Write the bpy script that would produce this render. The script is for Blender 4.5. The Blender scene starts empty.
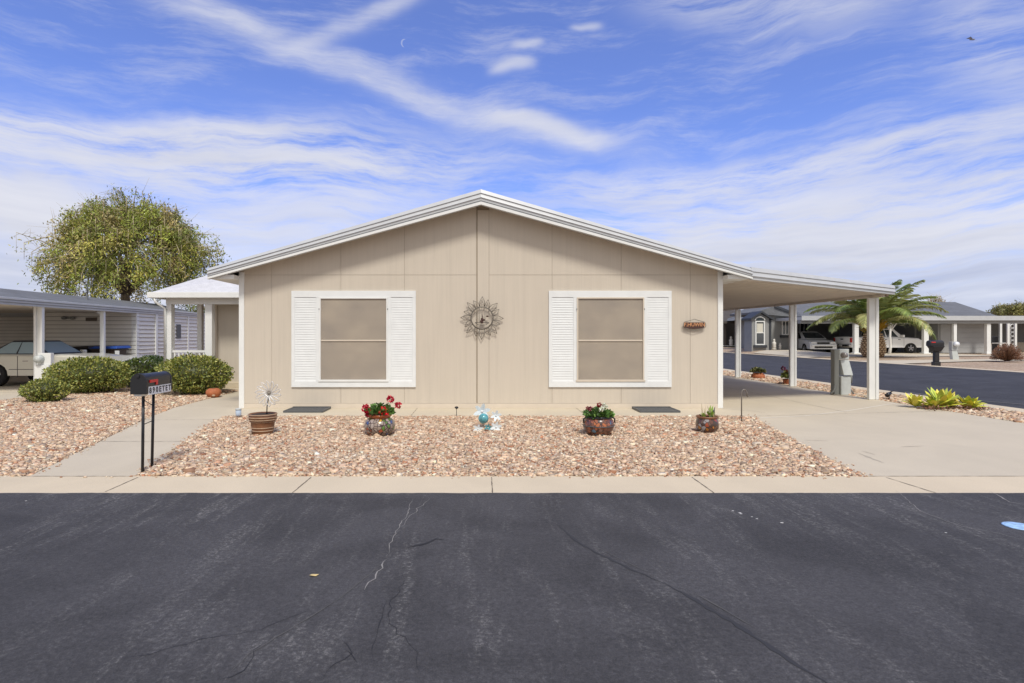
import bpy, bmesh, math, random
import numpy as np
from mathutils import Vector, Matrix, noise as mnoise
R = math.radians
rnd = random.Random(7)
C = bpy.context.scene.collection
F, CX, CY, H = 570.0, 480.0, 336.0, 1.5

def sstep(t):
    t = max(0.0, min(1.0, t)); return t*t*(3-2*t)
def gz(x, y):
    """height of the ground: flat on this side, rising slightly across the side street"""
    if x < 11.1: z = 0.0
    elif x < 19.1: z = .2*(x-11.1)/8.0
    else: z = .2+.05*min(1, (x-19.1)/5.0)
    z *= sstep((y-5.0)/9.0)
    if x > 19.1: z += .26*sstep((y-33.0)/8.0)*sstep((x-19.1)/1.5)*(1-sstep((x-22.5)/3.0))
    return z
def at(px, py, Y):
    return Vector(((px-CX)*Y/F, Y, H+(CY-py)*Y/F))
def G(px, py):
    z = 0.0
    for _ in range(12):
        Y = (H-z)*F/(py-CY); X = (px-CX)*Y/F; z = gz(X, Y)
    return (X, Y, z)

# ------------------------------------------------------------------ materials
MATS = {}
def mat(name, col, rough=.6, metal=0.0, var=0.0, vscale=3.0, bump=0.0, bscale=80.0, spec=.5, attr=None, coat=0.0,
        fine=0.0, fscale=120.0, trans=0.0):
    if name in MATS: return MATS[name]
    m = bpy.data.materials.new(name); m.use_nodes = True; MATS[name] = m
    nt = m.node_tree; N = nt.nodes; L = nt.links
    b = N['Principled BSDF']
    b.inputs['Roughness'].default_value = rough; b.inputs['Metallic'].default_value = metal
    b.inputs['Specular IOR Level'].default_value = spec
    b.inputs['Coat Weight'].default_value = coat
    if trans: b.inputs['Transmission Weight'].default_value = trans
    tc = N.new('ShaderNodeTexCoord')
    cur = None
    if attr:
        a = N.new('ShaderNodeAttribute'); a.attribute_name = attr; cur = a.outputs['Color']
    else:
        b.inputs['Base Color'].default_value = (*col, 1)
    def mul(cur, sc, amt, det=5):
        n = N.new('ShaderNodeTexNoise'); n.inputs['Scale'].default_value = sc; n.inputs['Detail'].default_value = det
        L.new(tc.outputs['Object'], n.inputs['Vector'])
        mr = N.new('ShaderNodeMapRange'); mr.inputs['From Min'].default_value = .25; mr.inputs['From Max'].default_value = .75
        mr.inputs['To Min'].default_value = 1-amt; mr.inputs['To Max'].default_value = 1+amt
        L.new(n.outputs['Fac'], mr.inputs['Value'])
        mx = N.new('ShaderNodeMix'); mx.data_type = 'RGBA'; mx.blend_type = 'MULTIPLY'; mx.inputs['Factor'].default_value = 1
        if cur is None: mx.inputs[6].default_value = (*col, 1)
        else: L.new(cur, mx.inputs[6])
        L.new(mr.outputs['Result'], mx.inputs[7])
        return mx.outputs[2]
    if var: cur = mul(cur, vscale, var)
    if fine: cur = mul(cur, fscale, fine, 2)
    if cur is not None: L.new(cur, b.inputs['Base Color'])
    if bump:
        n = N.new('ShaderNodeTexNoise'); n.inputs['Scale'].default_value = bscale; n.inputs['Detail'].default_value = 3
        L.new(tc.outputs['Object'], n.inputs['Vector'])
        bp = N.new('ShaderNodeBump'); bp.inputs['Strength'].default_value = bump; bp.inputs['Distance'].default_value = .01
        L.new(n.outputs['Fac'], bp.inputs['Height']); L.new(bp.outputs['Normal'], b.inputs['Normal'])
    return m

def nd(nt, typ, **kw):
    n = nt.nodes.new(typ)
    for k, v in kw.items(): setattr(n, k, v)
    return n
def wire(nt, sock, v):
    if hasattr(v, 'links') or hasattr(v, 'is_output'): nt.links.new(v, sock)
    else: sock.default_value = v
def M_(nt, op, a, b=None, c=None, clamp=False):
    n = nd(nt, 'ShaderNodeMath', operation=op, use_clamp=clamp)
    wire(nt, n.inputs[0], a)
    if b is not None: wire(nt, n.inputs[1], b)
    if c is not None: wire(nt, n.inputs[2], c)
    return n.outputs[0]
def tnoise(nt, vec, scale, det=4, rough=.5, dist=0):
    n = nd(nt, 'ShaderNodeTexNoise'); nt.links.new(vec, n.inputs['Vector'])
    n.inputs['Scale'].default_value = scale; n.inputs['Detail'].default_value = det
    n.inputs['Roughness'].default_value = rough; n.inputs['Distortion'].default_value = dist
    return n.outputs['Fac']
def mapping(nt, vec, scale=(1,1,1), rot=(0,0,0), loc=(0,0,0)):
    n = nd(nt, 'ShaderNodeMapping'); nt.links.new(vec, n.inputs['Vector'])
    n.inputs['Scale'].default_value = scale; n.inputs['Rotation'].default_value = rot; n.inputs['Location'].default_value = loc
    return n.outputs['Vector']
def ramp(nt, fac, stops):
    n = nd(nt, 'ShaderNodeValToRGB'); nt.links.new(fac, n.inputs['Fac'])
    e = n.color_ramp.elements
    while len(e) < len(stops): e.new(.5)
    for i, (p, c) in enumerate(stops):
        e[i].position = p; e[i].color = (*c, 1) if len(c) == 3 else c
    return n.outputs['Color']
def mixc(nt, fac, a, b, mode='MIX'):
    n = nd(nt, 'ShaderNodeMix', data_type='RGBA', blend_type=mode)
    wire(nt, n.inputs[0], fac); 
    for s, v in ((n.inputs[6], a), (n.inputs[7], b)):
        if isinstance(v, tuple): s.default_value = (*v, 1) if len(v) == 3 else v
        else: nt.links.new(v, s)
    return n.outputs[2]
def bumpn(nt, h, strength, dist=.01):
    n = nd(nt, 'ShaderNodeBump'); nt.links.new(h, n.inputs['Height'])
    n.inputs['Strength'].default_value = strength; n.inputs['Distance'].default_value = dist
    return n.outputs['Normal']
def newmat(name, rough=.8):
    m = bpy.data.materials.new(name); m.use_nodes = True; MATS[name] = m
    nt = m.node_tree; b = nt.nodes['Principled BSDF']; b.inputs['Roughness'].default_value = rough
    tc = nd(nt, 'ShaderNodeTexCoord')
    return m, nt, b, tc.outputs['Object']

# asphalt
def asphalt(name, base, k=1.0):
    m, nt, b, oc = newmat(name, .85)
    def mrange(v, a, c, lo=0.0, hi=1.0, sm=True):
        n = nd(nt, 'ShaderNodeMapRange', interpolation_type='SMOOTHSTEP' if sm else 'LINEAR'); nt.links.new(v, n.inputs[0])
        for q, w in zip((1,2,3,4), (a,c,lo,hi)): n.inputs[q].default_value = w
        return n.outputs[0]
    fine = tnoise(nt, oc, 120, 3, .75); grain = tnoise(nt, oc, 38, 5, .8)
    mid = tnoise(nt, oc, .9, 7, .62, .6)
    col = mixc(nt, mrange(mid, .3, .7), tuple(c*.74 for c in base), tuple(c*1.28 for c in base))
    # worn pale scuffs: broken speckled streaks across the road
    streak = tnoise(nt, mapping(nt, oc, (2.6, .38, 1), (0, 0, R(7))), 1.0, 7, .7, 1.1)
    streak2 = tnoise(nt, mapping(nt, oc, (9, 1.3, 1), (0, 0, R(-5)), (4,2,0)), 1.0, 5, .7, .8)
    sp = mrange(grain, .50, .60)
    sc1 = M_(nt, 'MULTIPLY', mrange(streak, .44, .66), mrange(streak2, .40, .60))
    pat = mrange(tnoise(nt, oc, .45, 4, .55), .36, .60, .35, 1)
    scuff = M_(nt, 'MULTIPLY', M_(nt, 'MULTIPLY', sc1, M_(nt, 'MULTIPLY_ADD', sp, .8, .2)), M_(nt, 'MULTIPLY', pat, .85*k), clamp=True)
    col = mixc(nt, scuff, col, (.25, .24, .225))
    col = mixc(nt, 1.0, col, mrange(grain, .3, .7, .62, 1.42, False), 'MULTIPLY')
    col = mixc(nt, 1.0, col, mrange(fine, .3, .7, .62, 1.40, False), 'MULTIPLY')
    nt.links.new(col, b.inputs['Base Color'])
    nt.links.new(bumpn(nt, M_(nt, 'ADD', fine, M_(nt, 'MULTIPLY', grain, 1.2)), .7, .008), b.inputs['Normal'])
    return m
asphalt('asphalt', (.054, .052, .0545), .72)
asphalt('side_asphalt', (.038, .038, .044), .35)
mat('crease', (.034,.034,.037), .8)
mat('crease_pale', (.105,.10,.096), .9)
mat('tar_crack', (.020, .020, .022), .7)
mat('pale_crack', (.27, .255, .24), .9)
# concrete
def concrete(name, base):
    m, nt, b, oc = newmat(name, .85)
    big = tnoise(nt, oc, .7, 6, .62, .4); fine = tnoise(nt, oc, 90, 3, .7)
    streak = tnoise(nt, mapping(nt, oc, (1, .25, 1)), 2.2, 5, .6)
    col = mixc(nt, big, tuple(c*.80 for c in base), tuple(c*1.15 for c in base))
    col = mixc(nt, M_(nt, 'MULTIPLY', streak, .35), col, tuple(c*.74 for c in base))
    g = nd(nt, 'ShaderNodeMapRange'); nt.links.new(fine, g.inputs[0]); g.inputs[1].default_value=.3; g.inputs[2].default_value=.7
    g.inputs[3].default_value = .90; g.inputs[4].default_value = 1.09
    col = mixc(nt, 1.0, col, g.outputs[0], 'MULTIPLY')
    nt.links.new(col, b.inputs['Base Color'])
    nt.links.new(bumpn(nt, fine, .25, .004), b.inputs['Normal'])
    return m
concrete('concrete', (.60, .525, .40))
concrete('kerb_concrete', (.675, .57, .41))
mat('stain', (.44, .385, .30), .9)
mat('joint', (.16, .13, .10), .95)
mat('joint_pale', (.76, .72, .63), .9)
mat('soil', (.085, .052, .036), .95, var=.3, vscale=20)
mat('stone', (.5,.4,.3), .85, attr='Col', bump=.15, bscale=120)
# distant gravel: voronoi cells
m, nt, b, oc = newmat('far_gravel', .95)
v = nd(nt, 'ShaderNodeTexVoronoi'); nt.links.new(oc, v.inputs['Vector']); v.inputs['Scale'].default_value = 16
c = ramp(nt, nd(nt, 'ShaderNodeSeparateColor').outputs[0], [(0, (.3,.2,.13)), (.5, (.42,.31,.21)), (1, (.52,.42,.31))])
sep = [n for n in nt.nodes if n.type == 'SEPARATE_COLOR'][0]; nt.links.new(v.outputs['Color'], sep.inputs[0])
big = tnoise(nt, oc, .35, 5, .6)
c = mixc(nt, 1.0, c, ramp(nt, big, [(.3, (.82,.82,.82)), (.7, (1.12,1.1,1.08))]), 'MULTIPLY')
nt.links.new(c, b.inputs['Base Color'])
nt.links.new(bumpn(nt, v.outputs['Distance'], .5, .02), b.inputs['Normal'])
# house siding: grooved boards with faint streaks
def siding(name, base, groove=.2):
    m, nt, b, oc = newmat(name, .7)
    sx = nd(nt, 'ShaderNodeSeparateXYZ'); nt.links.new(oc, sx.inputs[0])
    hx = M_(nt, 'ADD', sx.outputs[0], M_(nt, 'MULTIPLY', sx.outputs[1], 1.0))
    fr = M_(nt, 'FRACT', M_(nt, 'DIVIDE', hx, groove))
    gl = M_(nt, 'LESS_THAN', M_(nt, 'ABSOLUTE', M_(nt, 'SUBTRACT', fr, .5)), .018)
    wood = tnoise(nt, mapping(nt, oc, (40, 40, .9)), 1, 5, .65)
    cloud = tnoise(nt, oc, .8, 4, .55)
    drip = tnoise(nt, mapping(nt, oc, (6, 6, .35)), 1.5, 4, .6)
    col = mixc(nt, cloud, tuple(c*.94 for c in base), tuple(c*1.06 for c in base))
    col = mixc(nt, M_(nt, 'MULTIPLY', M_(nt, 'POWER', drip, 3.0), .42), col, tuple(c*.55 for c in base))
    col = mixc(nt, M_(nt, 'MULTIPLY', gl, .05), col, tuple(c*.5 for c in base))
    g = nd(nt, 'ShaderNodeMapRange'); nt.links.new(wood, g.inputs[0]); g.inputs[3].default_value = .94; g.inputs[4].default_value = 1.06
    col = mixc(nt, 1.0, col, g.outputs[0], 'MULTIPLY')
    nt.links.new(col, b.inputs['Base Color'])
    hgt = M_(nt, 'SUBTRACT', wood, M_(nt, 'MULTIPLY', gl, 1.5))
    nt.links.new(bumpn(nt, hgt, .22, .006), b.inputs['Normal'])
siding('siding_tan', (.565, .505, .425))
mat('siding_gap', (.30, .25, .19), .9)
mat('trim_tan', (.60, .53, .44), .6, var=.05, vscale=4)
mat('white_paint', (.72, .74, .745), .5, var=.04, vscale=5)
mat('white_trim', (.74, .75, .74), .5, var=.05, vscale=3)
mat('white_metal', (.48, .495, .515), .38, metal=.0, var=.06, vscale=4)
mat('roof_white', (.58, .58, .60), .7, var=.1, vscale=6, fine=.15, fscale=60)
mat('carport_pan', (.60, .54, .47), .55, var=.06, vscale=2)
mat('pan_edge', (.33, .27, .21), .7)
# solar screen mesh
m, nt, b, oc = newmat('solar_screen', .75)
w = nd(nt, 'ShaderNodeTexBrick'); nt.links.new(mapping(nt, oc, (1,1,1), (R(90),0,0)), w.inputs['Vector']); w.inputs['Scale'].default_value = 260
w.inputs['Color1'].default_value = (.37,.325,.275,1); w.inputs['Color2'].default_value = (.34,.30,.25,1); w.inputs['Mortar'].default_value = (.2,.165,.13,1)
cl = tnoise(nt, mapping(nt, oc, (1, 1, 1.4)), 1.4, 3)
nt.links.new(mixc(nt, 1.0, w.outputs['Color'], ramp(nt, cl, [(.3, (.86,.86,.88)), (.7, (1.12,1.1,1.06))]), 'MULTIPLY'), b.inputs['Base Color'])
mat('dark_grate', (.09, .095, .10), .55, var=.1, vscale=30)
mat('black_metal', (.012, .013, .017), .32, var=.2, vscale=20)
mat('black_paint', (.015, .015, .018), .45)
mat('red_flag', (.55, .02, .02), .4)
mat('letter_black', (.02, .02, .02), .6)
mat('bronze_wire', (.20, .18, .155), .45, metal=.4)
mat('copper_plate', (.55, .27, .13), .5, metal=.3, var=.35, vscale=30)
mat('copper_dark', (.06, .025, .02), .6)
mat('silver_wire', (.72, .72, .72), .35, metal=.4)
mat('terracotta', (.42, .135, .055), .75, var=.2, vscale=12, bump=.1)
mat('brown_pot', (.21, .095, .045), .5, var=.25, vscale=9)
mat('pot_band', (.42, .30, .20), .5, var=.2, vscale=9)
mat('dark_soil', (.05, .035, .025), .95)
mat('rust_glaze', (.36, .09, .02), .3, var=.3, vscale=18, coat=.5)
mat('petal_red', (.48, .012, .03), .5, attr='Col')
mat('leaf', (.08, .13, .03), .55, attr='Col')
mat('bark', (.16, .12, .08), .9, var=.3, vscale=8, bump=.4, bscale=20)
mat('twig_pale', (.46, .39, .24), .85)
mat('palm_bark', (.17, .10, .05), .9, var=.4, vscale=9, bump=.5, bscale=14)
mat('palm_scar', (.62, .47, .30), .9, var=.2, vscale=12)
mat('frond_stalk', (.20, .18, .04), .6)
mat('glass_teal', (.10, .34, .38), .12, coat=.6, var=.5, vscale=22)
mat('glass_white', (.74, .82, .86), .25, coat=.4, var=.12, vscale=30)
mat('pedestal_grey', (.50, .53, .52), .45, var=.08, vscale=10)
mat('pedestal_dark', (.24, .25, .235), .55)
mat('meter_glass', (.22, .2, .19), .1, coat=1)
mat('plastic_clear', (.45, .55, .68), .2, coat=.5)
mat('rubber', (.016, .016, .017), .85)
mat('tan_car', (.66, .64, .55), .30, metal=.1, coat=.7)
mat('white_car', (.85, .86, .87), .30, coat=.8)
mat('silver_car', (.72, .74, .77), .28, metal=.1, coat=.7)
mat('car_glass', (.025, .035, .04), .06, spec=.8)
mat('windscreen_blue', (.28, .38, .43), .08, spec=.8)
mat('chrome', (.6, .6, .62), .15, metal=1)
mat('tail_red', (.5, .01, .01), .25, coat=.6)
mat('lamp_glass', (.75, .77, .8), .12, coat=.8)
mat('wheel_alloy', (.38, .38, .4), .35, metal=.7)
mat('plastic_black', (.02, .02, .022), .6)
mat('bin_brown', (.045, .028, .02), .5)
mat('lid_blue', (.02, .07, .30), .45)
mat('bin_black', (.022, .018, .017), .55)
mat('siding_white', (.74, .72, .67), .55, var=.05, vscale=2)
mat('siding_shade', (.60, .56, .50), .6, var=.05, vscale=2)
def shingles(name, a, bcol, k=1.0):
    m, nt, b, oc = newmat(name, .9)
    n1 = tnoise(nt, oc, 1.2, 5, .6); n2 = tnoise(nt, mapping(nt, oc, (2.5, 6, 6)), 2.5, 3, .7)
    c = mixc(nt, n2, a, bcol)
    nt.links.new(mixc(nt, 1.0, c, ramp(nt, n1, [(.3, (.85,)*3), (.7, (1.15,)*3)]), 'MULTIPLY'), b.inputs['Base Color'])
    nt.links.new(bumpn(nt, n2, .4, .02), b.inputs['Normal'])
shingles('shingle_grey', (.09, .095, .10), (.20, .205, .22))
shingles('shingle_brown', (.05, .042, .036), (.10, .085, .07))
mat('wall_grey', (.27, .275, .275), .75, var=.07, vscale=2, bump=.1)
mat('door_grey', (.36, .37, .375), .6, var=.04, vscale=2)
mat('trim_dark', (.035, .04, .05), .6)
mat('wall_brown', (.13, .11, .09), .8)
mat('window_glass', (.05, .06, .07), .06, spec=.9)
mat('blind_white', (.62, .60, .52), .7)
mat('plaster_white', (.72, .70, .65), .7, var=.1, vscale=10)
mat('blue_paint', (.36, .56, .82), .6, var=.4, vscale=30)
mat('leaf_litter', (.62, .48, .22), .8)
mat('bird_dark', (.20, .22, .30), .8)
mat('patio_grey', (.3, .3, .31), .6)

# talavera glaze: flowers and blotches of colour on a clay or white ground
def talavera(name, stops, scale, seed=0):
    m, nt, b, oc = newmat(name, .28)
    b.inputs['Coat Weight'].default_value = .4
    v = nd(nt, 'ShaderNodeTexVoronoi'); nt.links.new(mapping(nt, oc, (1, 1, .9), loc=(seed, 0, 0)), v.inputs['Vector']); v.inputs['Scale'].default_value = scale
    sp = nd(nt, 'ShaderNodeSeparateColor'); nt.links.new(v.outputs['Color'], sp.inputs[0])
    c = ramp(nt, sp.outputs[0], stops)
    [n for n in nt.nodes if n.type == 'VALTORGB'][-1].color_ramp.interpolation = 'CONSTANT'
    v2 = nd(nt, 'ShaderNodeTexVoronoi', feature='DISTANCE_TO_EDGE'); nt.links.new(mapping(nt, oc, (1, 1, .9), loc=(seed, 0, 0)), v2.inputs['Vector']); v2.inputs['Scale'].default_value = scale
    c = mixc(nt, M_(nt, 'LESS_THAN', v2.outputs[0], .07), c, (.05, .025, .02))
    nt.links.new(c, b.inputs['Base Color'])
talavera('talavera_light', [(0,(.26,.21,.18)), (.34,(.36,.30,.26)), (.58,(.28,.22,.18)), (.72,(.06,.10,.24)), (.76,(.55,.34,.05)), (.84,(.10,.20,.04)), (.92,(.40,.09,.04))], 19)
talavera('talavera_brown', [(0,(.17,.065,.04)), (.3,(.30,.10,.05)), (.55,(.13,.055,.04)), (.75,(.10,.20,.30)), (.82,(.42,.13,.04)), (.93,(.22,.12,.09))], 21, 3)
talavera('talavera_orange', [(0,(.06,.04,.03)), (.3,(.14,.08,.05)), (.55,(.42,.17,.03)), (.72,(.30,.06,.02)), (.82,(.30,.28,.28)), (.9,(.12,.05,.03))], 21, 8)

# ------------------------------------------------------------------ mesh builder
class MB:
    def __init__(s): s.v = []; s.f = []; s.mi = []; s.smooth = []; s.col = None; s.fc = []
    def add(s, vs, fs, mi=0, smooth=False, col=None):
        o = len(s.v); s.v += [tuple(v) for v in vs]
        for f in fs:
            s.f.append([i+o for i in f]); s.mi.append(mi); s.smooth.append(smooth)
        if col is not None or s.col is not None:
            if s.col is None: s.col = [(1,1,1)]*o
            s.col += [col or (1,1,1)]*len(vs)
        return s
    def box(s, x0, x1, y0, y1, z0, z1, mi=0):
        vs = [(x0,y0,z0),(x1,y0,z0),(x1,y1,z0),(x0,y1,z0),(x0,y0,z1),(x1,y0,z1),(x1,y1,z1),(x0,y1,z1)]
        return s.add(vs, [(0,3,2,1),(4,5,6,7),(0,1,5,4),(1,2,6,5),(2,3,7,6),(3,0,4,7)], mi)
    def hexa(s, vs, mi=0):  # 8 corners: bottom 4 ccw then top 4
        return s.add(vs, [(0,3,2,1),(4,5,6,7),(0,1,5,4),(1,2,6,5),(2,3,7,6),(3,0,4,7)], mi)
    def prism_y(s, poly, y0, y1, mi=0, smooth=False):   # poly in (x,z), ccw seen from -y
        n = len(poly); vs = [(x,y0,z) for x,z in poly]+[(x,y1,z) for x,z in poly]
        fs = [tuple(range(n)), tuple(range(2*n-1, n-1, -1))]+[(i,i+n,(i+1)%n+n,(i+1)%n) for i in range(n)]
        return s.add(vs, fs, mi, smooth)
    def prism_x(s, poly, x0, x1, mi=0):                  # poly in (y,z)
        n = len(poly); vs = [(x0,y,z) for y,z in poly]+[(x1,y,z) for y,z in poly]
        fs = [tuple(range(n-1,-1,-1)), tuple(range(n, 2*n))]+[(i,(i+1)%n,(i+1)%n+n,i+n) for i in range(n)]
        return s.add(vs, fs, mi)
    def prism_z(s, poly, z0, z1, mi=0):
        n = len(poly); vs = [(x,y,z0) for x,y in poly]+[(x,y,z1) for x,y in poly]
        fs = [tuple(range(n-1,-1,-1)), tuple(range(n, 2*n))]+[(i,(i+1)%n,(i+1)%n+n,i+n) for i in range(n)]
        return s.add(vs, fs, mi)
    def sheet(s, poly, z, mi=0):
        return s.add([(x,y,z) for x,y in poly], [tuple(range(len(poly)))], mi)
    def ribbon(s, pts, w, z, mi=0, jit=0.0, taper=False):
        P = []
        for i in range(len(pts)-1):
            a, b_ = Vector(pts[i][:2]), Vector(pts[i+1][:2]); n = max(1, int((b_-a).length/.05)) if jit else 1
            for k in range(n): P.append(a.lerp(b_, k/n))
        P.append(Vector(pts[-1][:2]))
        vs = []
        for i, p in enumerate(P):
            t = (P[min(i+1, len(P)-1)]-P[max(i-1, 0)]).normalized(); nn = Vector((-t.y, t.x))
            q = p+nn*rnd.uniform(-jit, jit); ww = w*(rnd.uniform(.4, 1.3) if jit else 1)
            if taper: ww *= 1-abs(2*i/(len(P)-1)-1)**3
            vs += [(q.x+nn.x*ww/2, q.y+nn.y*ww/2, z), (q.x-nn.x*ww/2, q.y-nn.y*ww/2, z)]
        return s.add(vs, [(2*i+1, 2*i+3, 2*i+2, 2*i) for i in range(len(P)-1)], mi)
    def tube(s, pts, r, seg=8, mi=0, smooth=True, col=None, cap=True):
        P = [Vector(p) for p in pts]; n = len(P)
        rs = r if isinstance(r, (list, tuple)) else [r]*n
        vs = []; up = None
        for i, p in enumerate(P):
            t = (P[min(i+1,n-1)]-P[max(i-1,0)])
            t = t.normalized() if t.length > 1e-9 else Vector((0,0,1))
            if up is None: up = Vector((1,0,0)) if abs(t.x) < .8 else Vector((0,1,0))
            u = t.cross(up)
            if u.length < 1e-5: u = t.orthogonal()
            u.normalize(); w = u.cross(t).normalized(); up = w
            for k in range(seg):
                a = 2*math.pi*k/seg
                vs.append(p+(u*math.cos(a)+w*math.sin(a))*rs[i])
        fs = [(i*seg+k, (i+1)*seg+k, (i+1)*seg+(k+1)%seg, i*seg+(k+1)%seg) for i in range(n-1) for k in range(seg)]
        if cap: fs += [tuple(range(seg)), tuple(range(n*seg-1, (n-1)*seg-1, -1))]
        return s.add(vs, fs, mi, smooth, col)
    def lathe(s, prof, c=(0,0,0), seg=24, mi=0, smooth=True):   # prof (r,z), bottom to top
        vs = [(c[0]+r*math.cos(2*math.pi*k/seg), c[1]+r*math.sin(2*math.pi*k/seg), c[2]+z) for r,z in prof for k in range(seg)]
        fs = [(i*seg+k, i*seg+(k+1)%seg, (i+1)*seg+(k+1)%seg, (i+1)*seg+k) for i in range(len(prof)-1) for k in range(seg)]
        fs += [tuple(range(seg-1,-1,-1)), tuple(range((len(prof)-1)*seg, len(prof)*seg))]
        return s.add(vs, fs, mi, smooth)
    def ball(s, c, rx, ry, rz, seg=10, mi=0, col=None, jit=0):
        vs = []; n = seg//2
        for i in range(1, n):
            th = math.pi*i/n
            for k in range(seg):
                a = 2*math.pi*k/seg; j = 1+rnd.uniform(-jit, jit)
                vs.append((c[0]+rx*math.sin(th)*math.cos(a)*j, c[1]+ry*math.sin(th)*math.sin(a)*j, c[2]+rz*math.cos(th)*j))
        t = len(vs); vs += [(c[0],c[1],c[2]+rz), (c[0],c[1],c[2]-rz)]
        fs = [(i*seg+k, (i+1)*seg+k, (i+1)*seg+(k+1)%seg, i*seg+(k+1)%seg) for i in range(n-2) for k in range(seg)]
        fs += [(t, k, (k+1)%seg) for k in range(seg)]+[(t+1, (n-2)*seg+(k+1)%seg, (n-2)*seg+k) for k in range(seg)]
        return s.add(vs, fs, mi, True, col)
    def leaf(s, p, size, col, d=None, asp=.5, mi=0):
        d = d or Vector((rnd.gauss(0,1), rnd.gauss(0,1), rnd.gauss(0,1)))
        d = d.normalized(); u = d.orthogonal(); u.rotate(Matrix.Rotation(rnd.uniform(0, 6.28), 3, d)); u.normalize()
        p = Vector(p); a = size*asp*.5
        return s.add([p, p+d*size*.45+u*a, p+d*size, p+d*size*.45-u*a], [(0,1,2,3)], mi, False, col)
    def build(s, name, mats, parent=None, world=True, bevel=0, kind=None):
        me = bpy.data.meshes.new(name)
        off = Vector((0,0,0))
        if parent is not None and world:
            r = parent
            while r.parent: r = r.parent
            off = Vector(r.location)
        me.from_pydata([(v[0]-off.x, v[1]-off.y, v[2]-off.z) for v in s.v], [], s.f)
        if not isinstance(mats, (list, tuple)): mats = [mats]
        for m_ in mats: me.materials.append(MATS[m_])
        me.polygons.foreach_set('material_index', s.mi); me.polygons.foreach_set('use_smooth', s.smooth)
        if s.col is not None:
            a = me.color_attributes.new('Col', 'FLOAT_COLOR', 'POINT')
            a.data.foreach_set('color', [x for c_ in s.col for x in (*c_, 1)])
        me.update()
        o = bpy.data.objects.new(name, me); C.objects.link(o)
        if parent is not None: o.parent = parent
        if bevel:
            b_ = o.modifiers.new('Bevel', 'BEVEL'); b_.width = bevel; b_.segments = 2; b_.limit_method = 'ANGLE'; b_.angle_limit = R(40)
        if kind: o['kind'] = kind
        return o
def tag(o, label, cat, group=None):
    o['label'] = label; o['category'] = cat
    if group: o['group'] = group
    return o
def thing(name, label, cat, loc=(0,0,0), rz=0, group=None):
    o = bpy.data.objects.new(name, None); C.objects.link(o); o.empty_display_size = .2
    o.location = loc; o.rotation_euler = (0,0,rz)
    return tag(o, label, cat, group)
def text_mb(body, size, origin, ux, uz, depth=.002, mi=0):
    """letters as a mesh: ux = reading direction, uz = up"""
    cu = bpy.data.curves.new('t', 'FONT'); cu.body = body; cu.size = size; cu.extrude = depth; cu.align_x = 'CENTER'; cu.align_y = 'CENTER'; cu.resolution_u = 2
    cu.offset = size*.025
    o = bpy.data.objects.new('t', cu); C.objects.link(o)
    bpy.context.view_layer.update()
    me = bpy.data.meshes.new_from_object(o.evaluated_get(bpy.context.evaluated_depsgraph_get()))
    ux, uz, og = Vector(ux).normalized(), Vector(uz).normalized(), Vector(origin); n = ux.cross(uz)
    mb = MB(); mb.add([og+ux*v.co.x+uz*v.co.y+n*v.co.z for v in me.vertices], [tuple(p.vertices) for p in me.polygons], mi)
    bpy.data.objects.remove(o); bpy.data.curves.remove(cu); bpy.data.meshes.remove(me)
    return mb

# ------------------------------------------------------------------ ground and roads
xs = [-600,-200,-60,-30,0,8,11.08,13,15,17,19.1,19.6,20.1,20.6,21,22,22.5,23.2,24,24.8,25.5,30,60,200,600]; ys = [-200,-40,-10,0,5,6.5,8,9.5,11,12.5,14,20,33,35,36.5,38,40,41,60,80,200,700]
g = MB()
def undr(x, y): return gz(x, y) - .03
g.add([(x,y,undr(x,y)) for y in ys for x in xs], [(j*len(xs)+i, j*len(xs)+i+1, (j+1)*len(xs)+i+1, (j+1)*len(xs)+i) for j in range(len(ys)-1) for i in range(len(xs)-1)])
g.build('ground', 'far_gravel', kind='structure')

road = MB()
edge = []
x = -60.0
while x < 60:
    edge.append((x, 5.428+.012*mnoise.noise(Vector((x*3.1, 0, 0)))+.008*mnoise.noise(Vector((x*13, 5, 0))))); x += .05 if -7 < x < 7 else 1.0
edge.append((60, 5.428))
road.add([(x, y, .006) for x, y in edge]+[(x, -12, .006) for x, y in edge], [(i+len(edge), i+1+len(edge), i+1, i) for i in range(len(edge)-1)])
def gp(l): return [G(*p)[:2] for p in l]
for l, w, mi, j in [
    ([(413,499),(409,512),(398,530),(390,545),(386,560)], .007, 2, .012),
    ([(430,498),(413,515),(402,530)], .005, 2, .02),
    ([(386,560),(375,580),(362,592)], .012, 2, .015),
    ([(320,606),(290,618),(262,632),(200,642),(150,655),(108,664)], .0045, 1, .014),
    ([(262,645),(244,672),(215,683)], .006, 1, .02), ([(262,645),(281,646)], .006, 1, .01),
    ([(342,640),(350,655),(328,672),(325,683)], .0045, 1, .014), ([(345,650),(356,666)], .005, 1, .01),
    ([(402,570),(403,585),(390,605),(388,620),(398,635),(414,648),(420,683)], .0045, 1, .014),
    ([(388,600),(378,630),(372,660)], .005, 1, .01),
    ([(411,590),(398,600)], .004, 1, .01),
    ([(555,524),(580,545),(630,570),(668,586)], .022, 3, .008), ([(662,583),(690,598),(740,628),(800,668),(836,690)], .030, 3, .006),
    ([(590,545),(632,566),(655,576)], .008, 4, .003), ([(690,592),(722,610),(760,632)], .008, 4, .003), ([(388,560),(340,600),(250,655),(220,683)], .007, 4, .004),
    ([(895,490),(920,512),(960,527),(1000,535),(1040,545)], .006, 2, .01),
    ([(990,492),(1010,503),(1040,508)], .012, 2, .006),
    ]:
    road.ribbon(gp(l), w, .0080 if mi == 3 else (.0085 if mi == 1 else .0095), mi, j, True)
road.ribbon(gp([(405,549),(425,545),(436,540),(446,541)]), .03, .0088, 1, .004, True)
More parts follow.
